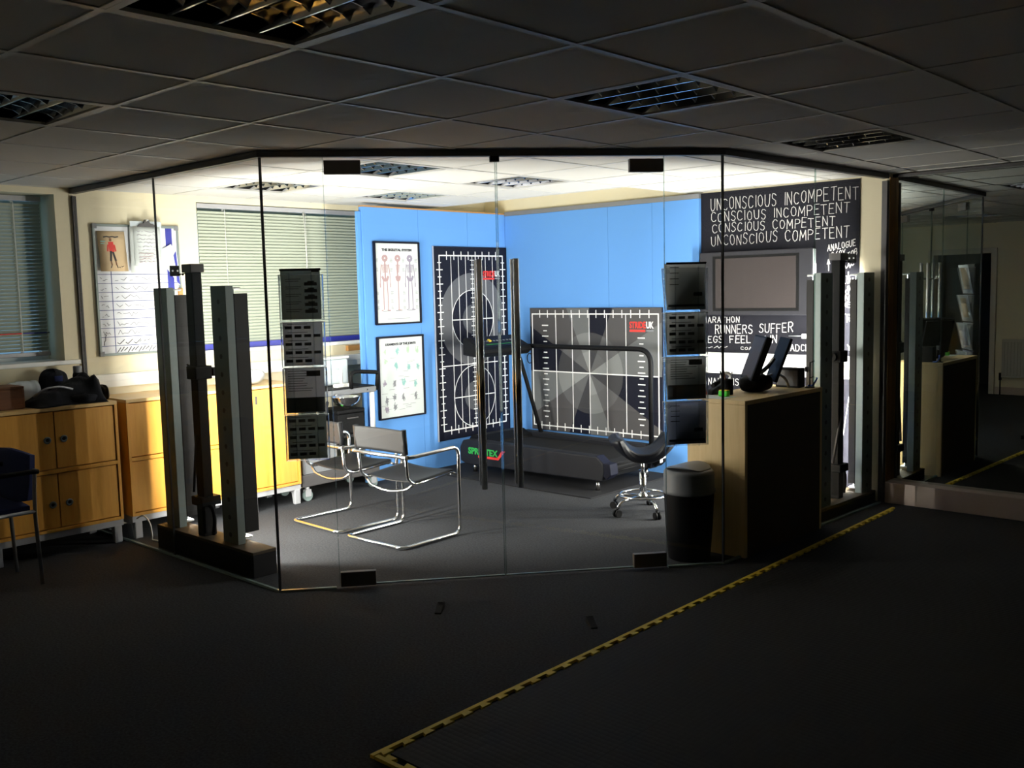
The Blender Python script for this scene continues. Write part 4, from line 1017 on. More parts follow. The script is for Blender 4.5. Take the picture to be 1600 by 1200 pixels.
scribble(b, WBp(0.29, 0.080), WBp(0.40, 0.085), 0.022, NX, 0.004, 7, 77); scribble(b, WBp(0.035, 0.07), WBp(0.055, 0.13), 0.03, NX, 0.004, 6, 78)
b.build('tally_lettering', M['ink'], t)
MB().box(XW+0.0145, XW+0.0152, wy1-0.10, wy1-0.05, 1.62, wz1-0.016).build('blue_print', M['bluerail'], t)
MB().box(XW+0.022, XW+0.05, wy1-0.035, wy1-0.005, 1.58, 1.66).build('eraser', M['woodedge'], t, 0.004)

t = thing('leaflet', 'tan leaflet of a standing person in a red top, pinned to the whiteboard', 'leaflet', (XW+0.03, 3.07, 1.79))
lf = lambda u, v, h=0.0: V(XW+0.034+h-0.012*v/0.27, 2.995+u+0.01*(1-v/0.27), 1.785+v)
MB().grid(lambda u, v: lf(0.195*u, 0.275*v), 2, 4, -0.001).build('sheet', M['cream_paper'], t)
b = MB(); b.ribbon([lf(0.045+0.02*i, 0.235+0.004*(i % 2), 0.0015) for i in range(6)], 0.008, NX, 0.0008)
b.ribbon([lf(0.085, 0.135, 0.0015), lf(0.078, 0.075, 0.0015)], 0.014, NX, 0.0008); b.ribbon([lf(0.098, 0.135, 0.0015), lf(0.112, 0.075, 0.0015)], 0.014, NX, 0.0008)
b.ribbon([lf(0.075, 0.025, 0.0015), lf(0.085, 0.05, 0.0015)], 0.006, NX, 0.0008); b.ribbon([lf(0.122, 0.025, 0.0015), lf(0.114, 0.05, 0.0015)], 0.006, NX, 0.0008)
scribble(b, lf(0.13, 0.02, 0.0015), lf(0.165, 0.03, 0.0015), 0.012, NX, 0.003, 6, 3)
b.build('dark_print', M['ink'], t)
b = MB(); b.ribbon([lf(0.09, 0.19, 0.0015), lf(0.092, 0.145, 0.0015)], 0.036, NX, 0.0008); b.ribbon([lf(0.068, 0.18, 0.0015), lf(0.063, 0.14, 0.0015)], 0.010, NX, 0.0008); b.ribbon([lf(0.113, 0.18, 0.0015), lf(0.119, 0.14, 0.0015)], 0.010, NX, 0.0008)
b.build('red_top_print', M['red'], t)
b = MB(); b.ribbon([lf(0.089, 0.222, 0.0015), lf(0.089, 0.212, 0.0015)], 0.016, NX, 0.0008); b.ribbon([lf(0.079, 0.07, 0.0015), lf(0.082, 0.045, 0.0015)], 0.009, NX, 0.0008); b.ribbon([lf(0.112, 0.07, 0.0015), lf(0.115, 0.045, 0.0015)], 0.009, NX, 0.0008)
b.build('skin_print', M['oldwood'], t)
b = MB(); b.ribbon([lf(0.02, 0.205, 0.0015), lf(0.05, 0.205, 0.0015)], 0.007, NX, 0.0008); b.ribbon([lf(0.02, 0.19, 0.0015), lf(0.045, 0.19, 0.0015)], 0.005, NX, 0.0008); b.build('teal_print', M['tealink'], t)

t = thing('clipboard', 'clipboard holding scribbled sheets, hung on the upper edge of the whiteboard', 'clipboard', (XW+0.05, 3.32, 1.79))
MB().box(XW+0.046, XW+0.050, 3.222, 3.455, 1.835, 2.135).build('board', M['clearplastic'], t, 0.002)
MB().grid(lambda u, v: (XW+0.075-0.02*v+0.004*math.sin(5*u), 3.232+0.20*u+0.01*v, 1.822+0.275*v), 4, 6, 0.001).build('top_sheet', M['paper'], t)
MB().grid(lambda u, v: (XW+0.068-0.016*v, 3.205+0.215*u+0.01*v, 1.775+0.32*v), 4, 6, 0.001).build('under_sheet', M['paper'], t)
b = MB()
for k in range(9): scribble(b, (XW+0.075-0.02*(0.9-k*0.1)+0.0055, 3.262, 2.055-0.026*k), (XW+0.075-0.02*(0.9-k*0.1)+0.0055, 3.40, 2.055-0.026*k), 0.014, NX, 0.002, 12, 40+k)
b.build('handwriting_lettering', M['mauveink'], t)
b = MB()
for k in range(4): scribble(b, (XW+0.078, 3.265, 1.90-0.02*k), (XW+0.078, 3.37, 1.90-0.02*k), 0.014, NX, 0.003, 6, 60+k)
b.build('pink_handwriting_lettering', M['pinkink'], t)
cp = MB(); cp.prism([(3.27, 2.095), (3.41, 2.095), (3.39, 2.115), (3.365, 2.12), (3.355, 2.145), (3.325, 2.145), (3.315, 2.12), (3.29, 2.115)], XW+0.052, XW+0.066, Matrix(((0,0,1,0),(1,0,0,0),(0,1,0,0),(0,0,0,1))))
cp.build('clip', M['darkmetal'], t, 0.002)
MB().cyl((XW+0.067, 3.325, 2.140), (XW+0.067, 3.355, 2.140), 0.008, n=12).build('clip_spring', M['chrome'], t)
t = thing('folded_leaflet', 'white leaflet with a blue wave, hanging askew at the window edge of the whiteboard', 'leaflet', (XW+0.03, 3.50, 1.65))
MB().prism([(3.44, 1.93), (3.53, 1.98), (3.575, 1.90), (3.585, 1.68), (3.47, 1.83)], XW+0.030, XW+0.032, Matrix(((0,0,1,0),(1,0,0,0),(0,1,0,0),(0,0,0,1)))).build('sheet', M['paper'], t)
MB().prism([(3.545, 1.90), (3.565, 1.93), (3.575, 1.80), (3.585, 1.685), (3.56, 1.71), (3.56, 1.80)], XW+0.0325, XW+0.0332, Matrix(((0,0,1,0),(1,0,0,0),(0,1,0,0),(0,0,0,1)))).build('wave_print', M['bluerail'], t)

# ------------------------------------------------------------------ blackboard wall with chalk writing, flat screen
t = thing('blackboard', 'wall-high blackboard covered with chalk capitals behind the flat screen', 'blackboard', (-3.51, YA, 0.05))
MB().box(-4.166, -2.862, YA-0.012, YA-0.0005, 0.02, 2.325).build('board', M['chalkboard'], t, 0.001)
yb_ = YA-0.0125
ck = MB()
def chalk(s, x0, z0, x1, z1, h, w=0.0075, seed=0, jit=0.05): write(ck, s, (x0, yb_, z0), (x1, yb_, z1), h, NY, w, jit=jit, seed=seed)
chalk('UNCONSCIOUS INCOMPETENT', -4.077, 2.183, -2.874, 2.183, 0.090, 0.0045, seed=1)
chalk('CONSCIOUS INCOMPETENT', -4.071, 2.090, -2.939, 2.090, 0.072, 0.0045, seed=2)
chalk('CONSCIOUS COMPETENT', -4.062, 2.005, -3.045, 2.003, 0.068, 0.0045, seed=3)
chalk('UNCONSCIOUS COMPETENT', -4.072, 1.903, -2.937, 1.912, 0.078, 0.0045, seed=4)
ck.build('chalk_lettering', M['chalk'], t)
ck = MB()
chalk('ANALOGUE', -3.10, 1.818, -2.89, 1.850, 0.045, 0.005, 5); chalk('360X', -3.07, 1.760, -2.965, 1.785, 0.045, 0.005, 6); chalk('TOB', -2.95, 1.755, -2.877, 1.790, 0.046, 0.005, 7)
chalk('^', -3.10, 1.680, -3.078, 1.680, 0.075, 0.006, 8); chalk('O', -3.055, 1.670, -3.035, 1.670, 0.035, 0.006, 9)
scribble(ck, (-2.985, yb_, 1.672), (-2.90, yb_, 1.700), 0.04, NY, 0.006, 9, 10); chalk('_', -2.955, 1.615, -2.930, 1.615, 0.05, 0.006, 11)
chalk('LOW', -2.975, 1.580, -2.905, 1.580, 0.040, 0.006, 12); chalk('OS', -2.945, 1.530, -2.91, 1.520, 0.035, 0.006, 13)
chalk('TO', -2.99, 1.500, -2.935, 1.500, 0.036, 0.0055, 14); chalk('IN', -2.985, 1.455, -2.935, 1.455, 0.036, 0.0055, 15); chalk('DE', -2.985, 1.410, -2.925, 1.405, 0.036, 0.0055, 16)
chalk('TR', -2.988, 1.300, -2.92, 1.300, 0.055, 0.0055, 17); chalk('Y', -2.94, 1.095, -2.915, 1.095, 0.04, 0.0055, 18)
chalk('MARATHON', -4.155, 1.286, -3.825, 1.292, 0.046, 0.005, 19); chalk('RUNNERS SUFFER', -4.04, 1.196, -3.37, 1.222, 0.068, 0.0055, 20)
chalk('LEGS', -4.15, 1.128, -3.975, 1.128, 0.055, 0.005, 21); chalk('FEEL PAIN', -3.905, 1.126, -3.505, 1.136, 0.056, 0.0062, 22)
scribble(ck, (-4.14, yb_, 1.078), (-3.93, yb_, 1.082), 0.026, NY, 0.004, 14, 23); chalk('COACHES', -3.81, 1.076, -3.58, 1.078, 0.022, 0.0035, 24); chalk('QUADCEPS', -3.47, 1.076, -3.16, 1.080, 0.048, 0.0055, 25)
chalk('ANALYSIS 3D', -4.155, 0.782, -3.70, 0.795, 0.052, 0.005, 26)
ck.build('small_chalk_lettering', M['chalk'], t)

t = thing('flat_screen', 'grey-framed flat screen switched off, mounted on the blackboard', 'screen', (-3.66, 6.78, 1.35))
MB().box(-4.130, -3.175, 6.752, 6.795, 1.352, 1.848).build('casing', M['tvframe'], t, 0.006)
MB().box(-3.985, -3.305, 6.748, 6.7525, 1.408, 1.795).build('screen', M['screen'], t, 0.001)
MB().box(-4.01, -3.28, 6.7495, 6.7515, 1.385, 1.815).build('inner_frame', M['black'], t)
MB().box(-3.95, -3.35, 6.796, 6.837, 1.45, 1.75).build('wall_bracket', M['black'], t)
MB().box(-3.174, -3.168, 6.756, 6.792, 1.36, 1.84).build('side_trim', M['lightgrey'], t, 0.001)

t = thing('wall_card', 'small white card pinned on the blackboard beside the flat screen', 'card', (-3.20, YA-0.014, 1.62))
MB().box(-3.218, -3.186, YA-0.0165, YA-0.013, 1.62, 1.735).build('card', M['paper'], t)
MB().cyl((-3.202, YA-0.0165, 1.725), (-3.202, YA-0.020, 1.725), 0.004, n=10).build('pin', M['red'], t)
t = thing('cable_outlet', 'white outlet box on the blackboard with a thin grey conduit, under the flat screen', 'outlet', (-3.24, YA-0.03, 1.19))
MB().box(-3.285, -3.20, YA-0.045, YA-0.013, 1.175, 1.210).build('body', M['white'], t, 0.004)
MB().cyl((-3.40, YA-0.02, 1.192), (-3.285, YA-0.02, 1.192), 0.005, n=10).build('conduit', M['grey'], t)
# ------------------------------------------------------------------ treadmill on its rubber mat
o = MB().box(-6.285, -4.42, 5.66, 6.80, 0.0, 0.009).build('floor_mat', M['rubber'], None, 0.003)
tag(o, 'flat black rubber mat under the treadmill', 'mat')
t = thing('treadmill', 'black treadmill with a console and one long handrail in the blue corner', 'treadmill', (-5.25, 6.25, 0.009))
XZ = Matrix(((1,0,0,0),(0,0,1,0),(0,1,0,0),(0,0,0,1)))      # prism: poly (x, z), extruded along y
prof = [(-6.035, 0.10), (-6.04, 0.22), (-6.00, 0.285), (-5.90, 0.295), (-4.52, 0.285), (-4.46, 0.235), (-4.445, 0.17), (-4.47, 0.09), (-5.96, 0.075)]
for y0, y1 in ((5.87, 5.975), (6.535, 6.64)):
    MB().prism(prof, y0, y1, XZ).build('side_shell', M['treadside'], t, 0.012, 3)
    MB().prism([(-4.53, 0.292), (-4.455, 0.238), (-4.395, 0.235), (-4.385, 0.15), (-4.43, 0.11), (-4.47, 0.14)], y0+0.004, y1-0.004, XZ).build('end_cap', M['navy'] if y0 < 6 else M['black'], t, 0.006)
MB().box(-6.0, -4.50, 5.976, 6.534, 0.10, 0.225).build('deck', M['black'], t, 0.004)
b = MB(); pr_ = [(-5.78, 0.255), (-4.50, 0.245), (-4.44, 0.225), (-4.42, 0.19), (-4.44, 0.155), (-4.50, 0.14), (-4.50, 0.15), (-4.445, 0.165), (-4.43, 0.19), (-4.45, 0.215), (-4.50, 0.235), (-5.78, 0.245)]
b.prism(pr_, 5.985, 6.525, XZ); b.build('belt', M['belt'], t)
for z in (0.215, 0.165): MB().cyl((-4.418, 5.976, z), (-4.418, 6.534, z), 0.006).build('roller_bar', M['black'], t)
MB().prism([(-6.045, 0.12), (-6.045, 0.26), (-6.0, 0.315), (-5.86, 0.325), (-5.76, 0.27), (-5.76, 0.12)], 5.976, 6.534, XZ).build('motor_hood', M['black'], t, 0.015, 3)
MB().tube(fillet([(-5.80, 5.925, 0.28), (-5.795, 5.925, 0.95), (-5.84, 5.94, 1.04)], 0.06), 0.022, 14).build('upright', M['black'], t)
MB().tube(fillet([(-5.70, 6.585, 0.28), (-5.86, 6.50, 0.95), (-5.88, 6.48, 1.04)], 0.06), 0.018, 14).build('upright', M['black'], t)
MB().tube(fillet([(-5.88, 6.50, 1.075), (-5.84, 6.60, 1.075), (-4.505, 6.60, 1.075), (-4.505, 6.60, 0.28)], 0.13, 10), 0.021, 14).build('handrail', M['black'], t)
cn = MB(); cn.prism([(-6.00, 1.03), (-6.00, 1.17), (-5.97, 1.185), (-5.76, 1.085), (-5.75, 1.05), (-5.80, 1.01)], 5.90, 6.54, XZ)
c_ = cn.build('console', M['black'], t, 0.012, 3)
sl = Matrix.Translation((-5.865, 0, 1.1365)) @ Matrix.Rotation(R(25.5), 4, 'Y')
MB().box(-0.085, 0.085, 5.96, 6.48, 0.0, 0.003, sl).build('control_panel', M['navy'], c_)
MB().box(0.045, 0.049, 6.02, 6.46, 0.003, 0.004, sl).build('green_strip', M['green'], c_)
kd = MB(); rnd = random.Random(2)
for i in range(10): kd.box(-0.02, -0.005, 6.03+0.043*i, 6.05+0.043*i, 0.003, 0.006, sl)
kd.build('key_pattern', M['grey'], c_)
MB().box(-0.03, 0.0, 6.10, 6.125, 0.003, 0.014, sl).build('safety_key', M['yellow'], c_)
MB().tube([(-5.80+0.03*math.sin(a), 6.56, 1.0-0.035+0.045*math.cos(a)) for a in [i*math.pi/8 for i in range(17)]], 0.004, 8).build('key_cord', M['black'], t)
F = frame4((-5.93, 5.8685, 0.175), (1,0,0), (0,0,1))
typeset('SPRINTEX', 0.075, M['green'], 'green_lettering', t, F, bold=0.003, width=0.355)
sw = MB(); sw.prism([(0.12, -0.028), (0.36, -0.028), (0.44, 0.055), (0.40, 0.055), (0.35, -0.008), (0.12, -0.008)], 0, 0.0012, F); sw.build('red_stripe', M['red'], t)
MB().box(-4.384, -4.380, 6.54, 6.575, 0.15, 0.185).box(-4.384, -4.380, 6.585, 6.625, 0.18, 0.225).build('white_sticker', M['white'], t)
for x in (-5.9, -4.55):
    for y in (5.92, 6.59):
        MB().cyl((x, y, 0.009), (x, y, 0.09), 0.02, 0.014, n=14).build('foot', M['steel'], t)

# ------------------------------------------------------------------ saddle stool
sx, sy = -3.865, 5.55
t = thing('saddle_stool', 'black saddle stool on a chrome column with castors, standing behind the bin', 'stool', (sx, sy, 0))
ax = V(0.76, 0.65, 0); ay = V(-0.65, 0.76, 0)
def saddle(u, v):
    a = (u-0.5)*2; b = (v-0.5)*2
    e = math.sqrt(max(0, 1-abs(b)**3.0)); wd = 0.195*(0.72+0.28*e)
    p = V(sx, sy, 0)+ax*(a*wd)+ay*(b*0.17*math.sqrt(max(0.15, 1-0.3*abs(a)**3)))
    z = 0.452+0.125*abs(a)**2.1-0.012*b*b*(1+abs(a))
    return (p.x, p.y, z)
MB().grid(saddle, 24, 16, 0.068).build('seat', M['saddle'], t, subsurf=1)
MB().cyl((sx, sy, 0.37), (sx, sy, 0.412), 0.05, 0.08, n=20).build('seat_plate', M['black'], t)
MB().cyl((sx, sy, 0.28), (sx, sy, 0.38), 0.014, n=16).build('gas_lift', M['chrome'], t)
MB().cyl((sx, sy, 0.10), (sx, sy, 0.29), 0.025, n=20).build('column', M['chrome'], t)
MB().tube([(sx+0.165*math.cos(2*math.pi*i/40), sy+0.165*math.sin(2*math.pi*i/40), 0.128) for i in range(40)], 0.009, 10, True).build('foot_ring', M['chrome'], t)
MB().cyl((sx, sy, 0.09), (sx, sy, 0.14), 0.034, n=20).build('hub', M['chrome'], t)
for k in range(5):
    a = 2*math.pi*k/5-0.55; d = V(math.cos(a), math.sin(a), 0); c0 = V(sx, sy, 0)
    MB().tube(fillet([c0+d*0.03+V(0,0,0.115), c0+d*0.20+V(0,0,0.105), c0+d*0.235+V(0,0,0.06)], 0.05), 0.012).build('leg', M['chrome'], t)
    q = Vector((-d.y, d.x, 0)); cc = c0+d*0.238
    w = MB()
    for s in (-1, 1): w.cyl(cc+q*(s*0.006)+V(0,0,0.0255), cc+q*(s*0.022)+V(0,0,0.0255), 0.0255, n=18)
    w.cyl(cc+V(0,0,0.03), cc+V(0,0,0.062), 0.008, n=10)
    w.build('castor', M['black'], t)

# ------------------------------------------------------------------ waste bin
t = thing('waste_bin', 'round black waste bin with a grey domed lid, standing behind the corner of the glass', 'bin', (-3.0, 4.775, 0))
bc = (-3.0, 4.775, 0)
MB().lathe([(0.118, 0.0), (0.122, 0.004), (0.137, 0.20), (0.146, 0.40), (0.146, 0.41), (0.140, 0.41), (0.132, 0.2), (0.116, 0.012), (0.001, 0.01)], bc, 48).build('body', M['black'], t)
MB().lathe([(0.150, 0.392), (0.152, 0.396), (0.152, 0.412), (0.147, 0.418), (0.147, 0.505), (0.143, 0.520), (0.130, 0.530)], bc, 48).build('lid', M['grey'], t)
def flap(u, v):
    a = (u-0.5)*2*0.118; wd = math.sqrt(max(0, 0.128**2-a*a)); b = (v-0.5)*2*wd
    return (bc[0]+a, bc[1]+b, 0.527+0.028*(1-(a/0.13)**2))
MB().grid(flap, 20, 12, 0.006).build('flap', M['grey'], t)

# ------------------------------------------------------------------ oak desk cabinet along the glass
DX0, DX1, DY0, DY1, DZ = -3.115, -2.795, 4.945, 5.86, 0.925
t = thing('desk', 'tall pale oak desk cabinet standing along the glass beside the bin', 'desk', ((DX0+DX1)/2, (DY0+DY1)/2, 0))
sk = 0.049                                     # runs parallel to the glass
SH = Matrix(((1, sk, 0, -sk*DY0), (0, 1, 0, 0), (0, 0, 1, 0), (0, 0, 0, 1)))
D1 = -2.728
MB().box(DX0, D1, DY0, DY0+0.025, 0, DZ-0.026, SH).build('end_panel', M['oak'], t, 0.001)
MB().box(DX0, D1, DY1-0.025, DY1, 0, DZ-0.026, SH).build('end_panel', M['oak'], t, 0.001)
MB().box(D1-0.022, D1, DY0+0.0255, DY1-0.0255, 0, DZ-0.026, SH).build('back_panel', M['dark_brown'], t, 0.001)  # unlit hall side of the desk: its shade is put into the colour
MB().box(DX0, D1+0.001, DY0-0.001, DY1+0.001, DZ-0.0255, DZ, SH).build('top', M['oak'], t, 0.002)
for z in (0.06, 0.36, 0.64): MB().box(DX0+0.01, D1-0.023, DY0+0.026, DY1-0.026, z, z+0.02, SH).build('shelf', M['oak'], t)
plabel(t.children[2], 'back panel facing the hall, its shade put into a dark colour')

def P(x, y, z=DZ): return V(x, y, z)
# till terminal with two thin screens
t = thing('till_terminal', 'black till terminal with two slanted thin screens seen edge-on on the desk', 'till', (-2.90, 5.50, DZ))
vd = V(-0.66, 0.75, 0).normalized(); pn = V(vd.y, -vd.x, 0)         # screens stand along the line of sight
lean = (pn*0.36+V(0,0,1)).normalized()
def slab(name, c, w, h, th, mat, par):
    c = Vector(c); nn = vd.cross(lean).normalized()
    vs = []
    for k in (0, 1):
        for a, b in ((-0.5, 0), (0.5, 0), (0.5, 1), (-0.5, 1)): vs.append(c+vd*(a*w)+lean*(b*h)+nn*(th*(k-0.5)))
    return MB().add(vs, [(0,3,2,1),(4,5,6,7),(0,1,5,4),(1,2,6,5),(2,3,7,6),(3,0,4,7)]).build(name, M[mat], par, 0.004)
sb = P(-2.955, 5.40, DZ+0.075)
slab('main_screen', sb, 0.30, 0.285, 0.040, 'black', t)
slab('customer_screen', P(-2.875, 5.54, DZ+0.06), 0.24, 0.285, 0.018, 'black', t)
slab('screen_film', sb-vd.cross(lean).normalized()*0.0215+lean*0.012, 0.275, 0.26, 0.002, 'screen', t)
MB().grid(bag_fn(-2.92, 5.43, DZ, 0.075, 0.12, 0.11, 51), 24, 10).build('base', M['black'], t)
MB().tube(fillet([(-2.90, 5.50, DZ+0.08), (-2.855, 5.56, DZ+0.11), (-2.82, 5.63, DZ+0.07), (-2.82, 5.67, DZ+0.012)], 0.05), 0.008).build('screen_cable', M['lightgrey'], t)
MB().tube([(-2.92, 5.43, DZ+0.09), (-2.89, 5.53, DZ+0.15), (-2.865, 5.56, DZ+0.20)], 0.013).build('screen_arm', M['steel'], t)
t = thing('black_box', 'small black box standing on the desk behind the till terminal', 'box', (-2.88, 5.76, DZ))
MB().box(-2.945, -2.78, 5.735, 5.815, DZ, DZ+0.125).build('body', M['black'], t, 0.005)
MB().box(-2.935, -2.79, 5.731, 5.7345, DZ+0.012, DZ+0.112).build('front_panel', M['darkmetal'], t, 0.002)
t = thing('pen_pot', 'black pen pot holding pens and scissors at the front of the desk', 'pen pot', (-2.985, 5.19, DZ))
MB().lathe([(0.034, 0.0), (0.036, 0.003), (0.038, 0.095), (0.034, 0.095), (0.032, 0.006), (0.001, 0.005)], (-2.985, 5.19, DZ), 24).build('body', M['black'], t)
tag(MB().tube([(-2.98, 5.19, DZ+0.006), (-3.02, 5.205, DZ+0.155)], 0.0045).build('pen', M['oldwood']), 'brown pen leaning in the black pen pot', 'pen')
tag(MB().tube([(-2.99, 5.185, DZ+0.006), (-3.018, 5.165, DZ+0.145)], 0.004).build('pen', M['black']), 'black pen leaning in the black pen pot', 'pen')
tag(MB().tube([(-2.975, 5.20, DZ+0.006), (-2.965, 5.215, DZ+0.14)], 0.004).build('pen', M['steel']), 'metal pen standing upright in the black pen pot', 'pen')
t = thing('desk_phone', 'black desk phone lying behind the bright green box on the desk', 'phone', (-3.0, 5.20, DZ))
MB().prism([(0, 0), (0.17, 0), (0.17, 0.065), (0.02, 0.03)], -3.115+0.03, -3.045, Matrix(((0,0,1,0),(1,0,0,5.115),(0,1,0,DZ),(0,0,0,1)))).build('body', M['black'], t, 0.006)
MB().tube([(-3.055, 5.14, DZ+0.055), (-3.055, 5.26, DZ+0.085)], 0.014).build('handset', M['black'], t)
t = thing('green_tape_box', 'bright green little box on the front of the desk', 'box', (-2.945, 5.085, DZ))
MB().box(-2.975, -2.915, 5.065, 5.105, DZ+0.0025, DZ+0.036).build('body', M['limegreen'], t, 0.006)
MB().box(-2.972, -2.918, 5.068, 5.102, DZ+0.0362, DZ+0.040).build('lid', M['yellow'], t)
tag(MB().box(-3.09, -2.88, 4.965, 5.11, DZ, DZ+0.002).build('paper_sheet', M['paper']), 'sheet of paper lying on the front end of the desk', 'paper')
tag(MB().ball((-3.075, 5.08, DZ+0.018), 0.017, 16, 10).build('red_ball', M['red']), 'dark red ball at the end of the desk', 'ball')
t = thing('desk_webcam', 'white ring-shaped webcam standing at the end of the desk', 'webcam', (-3.095, 5.36, DZ))
MB().tube([(-3.09+0.030*math.cos(a)*0.76, 5.36+0.030*math.cos(a)*0.65, DZ+0.085+0.030*math.sin(a)) for a in [2*math.pi*i/20 for i in range(20)]], 0.011, 10, True).build('ring', M['white'], t)
MB().cyl((-3.09, 5.36, DZ), (-3.09, 5.36, DZ+0.055), 0.006, n=10).build('stem', M['grey'], t)
t = thing('wire_stand', 'spindly dark wire stand with clips at the far end of the desk', 'stand', (-2.75, 5.80, DZ))
ws = MB(); ws.tube([(-2.735, 5.79, DZ), (-2.735, 5.79, DZ+0.165)], 0.004, 8)
for z, a in ((0.06, 0.03), (0.11, -0.035), (0.16, 0.04)): ws.tube([(-2.735, 5.79, DZ+z), (-2.735+a, 5.79-abs(a)*0.5, DZ+z+0.015)], 0.003, 6)
ws.build('rods', M['black'], t)
MB().cyl((-2.735, 5.79, DZ), (-2.735, 5.79, DZ+0.006), 0.03, n=18).build('foot', M['black'], t)
MB().box(-2.765, -2.74, 5.78, 5.785, DZ+0.10, DZ+0.135).build('clip', M['grey'], t)
cable('desk_cable', [(-2.715, 5.85, DZ+0.06), (-2.72, 5.84, DZ+0.035), (-2.74, 5.835, DZ+0.006), (-2.77, 5.84, DZ+0.006)], 0.006, 'cable', 'short blue cable at the far end of the desk top')

# ------------------------------------------------------------------ leaflet racks hung inside the front glass
def rack(label, t0, t1, tops, zb, seed, printed, inner):
    o0 = BF @ V((t0+t1)/2, -0.02, zb)
    t = thing('leaflet_rack', label, 'leaflet rack', tuple(o0), group='acrylic leaflet racks on the glass')
    n = len(tops); w = t1-t0
    for k, zt in enumerate(tops):
        z0 = (tops[k+1] if k+1 < n else zb)+0.006
        h = zt-z0; hp = h*0.985 if k else h-0.03
        a, b = t0-0.012, t1+0.012; d0, d1 = 0.030, 0.085
        pk = MB()
        pk.box(a, b, -0.021, -0.018, z0, z0+hp, BF)                                    # back sheet by the glass
        vs = [BF @ V(a, -d0, z0), BF @ V(b, -d0, z0), BF @ V(b, -d1, z0+hp), BF @ V(a, -d1, z0+hp)]
        vs2 = [BF @ V(a, -d0-0.003, z0), BF @ V(b, -d0-0.003, z0), BF @ V(b, -d1-0.003, z0+hp), BF @ V(a, -d1-0.003, z0+hp)]
        pk.add(vs+vs2, [(0,1,2,3),(7,6,5,4),(0,4,5,1),(1,5,6,2),(2,6,7,3),(3,7,4,0)])
        for s in (a, b-0.003):
            v3 = [BF @ V(s+e, y, z) for e in (0, 0.003) for y, z in ((-0.021, z0), (-d0, z0), (-d1, z0+hp), (-0.021, z0+hp))]
            pk.add(v3, [(0,1,2,3),(7,6,5,4),(0,4,5,1),(1,5,6,2),(2,6,7,3),(3,7,4,0)])
        pk.box(a, b, -d0, -0.018, z0-0.003, z0, BF)
        pk_ = pk.build('pocket', M['acrylic'], t)
        eg = MB()
        for s in (a, b): eg.tube([BF @ V(s, -d0-0.0015, z0), BF @ V(s, -d1-0.0015, z0+hp)], 0.0014, 6).tube([BF @ V(s, -0.0195, z0+hp), BF @ V(s, -d1-0.0015, z0+hp)], 0.0014, 6)
        eg.tube([BF @ V(a, -d1-0.0015, z0+hp), BF @ V(b, -d1-0.0015, z0+hp)], 0.0014, 6).tube([BF @ V(a, -0.0195, z0+hp), BF @ V(b, -0.0195, z0+hp)], 0.0014, 6)
        eg.build('edge', M['acrylicedge'], pk_)
        MB().cyl(BF @ V(a+0.012, -0.0065, z0+hp-0.02), BF @ V(a+0.012, -0.024, z0+hp-0.02), 0.011, n=16).build('stud', M['acrylic'], t)
    for s in (t0+0.045, t1-0.045):
        MB().cyl(BF @ V(s, -0.0145, zb), BF @ V(s, -0.0145, tops[0]-0.02), 0.0035, n=8).build('hanging_rod', M['acrylic'], t)
    lab = printed
    for k, zt in enumerate(tops):
        z0 = (tops[k+1] if k+1 < n else zb)+0.012
        rnd = random.Random(seed*10+k)
        lf_ = thing('leaflet', lab[k][0], 'leaflet', tuple(BF @ V((t0+t1)/2, -0.026, z0)), group='leaflets in the acrylic racks')
        bow = 0.006
        def sh(u, v, e=0.0): return BF @ V(t0+w*u, -0.0245-0.004*k*0-bow*math.sin(math.pi*v)*0.4+e, z0+(zt-z0)*v)
        MB().grid(lambda u, v: sh(u, v), 4, 6, 0.0015).build('sheet', lab[k][1], lf_)
        b = MB()
        def bar(u0, u1, v, wd): b.ribbon([sh(u0, v, 0.0004), sh(u1, v, 0.0004)], wd, FN, 0.0005)
        style = lab[k][2]
        if style == 'list':
            for i in range(5):
                bar(0.12, 0.5, 0.80-0.15*i, 0.004); bar(0.12, 0.44, 0.76-0.15*i, 0.004)
                bar(0.62, 0.88, 0.70-0.135*i, 0.018); bar(0.70, 0.82, 0.735-0.135*i, 0.014)
            bar(0.80, 0.95, 0.955, 0.012)
        elif style == 'shoes':
            for r in range(5):
                bar(0.12, 0.62, 0.95-0.19*r, 0.003)
                for c in range(3+(r % 2)): bar(0.08+0.24*c, 0.20+0.24*c, 0.87-0.19*r, 0.016); 
        elif style == 'photo':
            for r in range(9): bar(0.08, 0.45+0.3*rnd.random(), 0.93-0.055*r, 0.0035)
            bar(0.6, 0.85, 0.87, 0.03)
        else:
            bar(0.05, 0.95, 0.09, 0.012); bar(0.72, 0.88, 0.33, 0.02)
            for r in range(4): bar(0.08, 0.3, 0.9-0.12*r, 0.004)
        b.build('print_pattern', INK2, lf_)
        if style == 'photo':
            MB().grid(lambda u, v: sh(0.01+0.98*u, 0.01+0.33*v, 0.0006), 2, 4, 0.0004).build('dark_photo_print', INK2, lf_)
        if k == 0: MB().ribbon([sh(0.0, 0.985, 0.0004), sh(1.0, 0.985, 0.0004)], 0.012, FN, 0.0005).build('top_band_print', M['ink'], lf_)
        if inner:
            l2 = thing('leaflet', inner[k], 'leaflet', tuple(BF @ V((t0+t1)/2, -0.05, z0)), group='leaflets in the acrylic racks')
            h = zt-z0
            def s2(u, v, e=0.0): return BF @ V(t0+w*u, -0.031-0.050*v-e, z0+h*v*0.98)
            MB().grid(lambda u, v: s2(u, v), 2, 4, 0.0015).build('sheet', M['paper'], l2)
            MB().grid(lambda u, v: s2(0.2+0.6*u, 0.15+0.75*v, 0.0022), 2, 2, 0.0005).build('photo_print', M['cream_paper' if k < 2 else 'lightgrey'], l2)
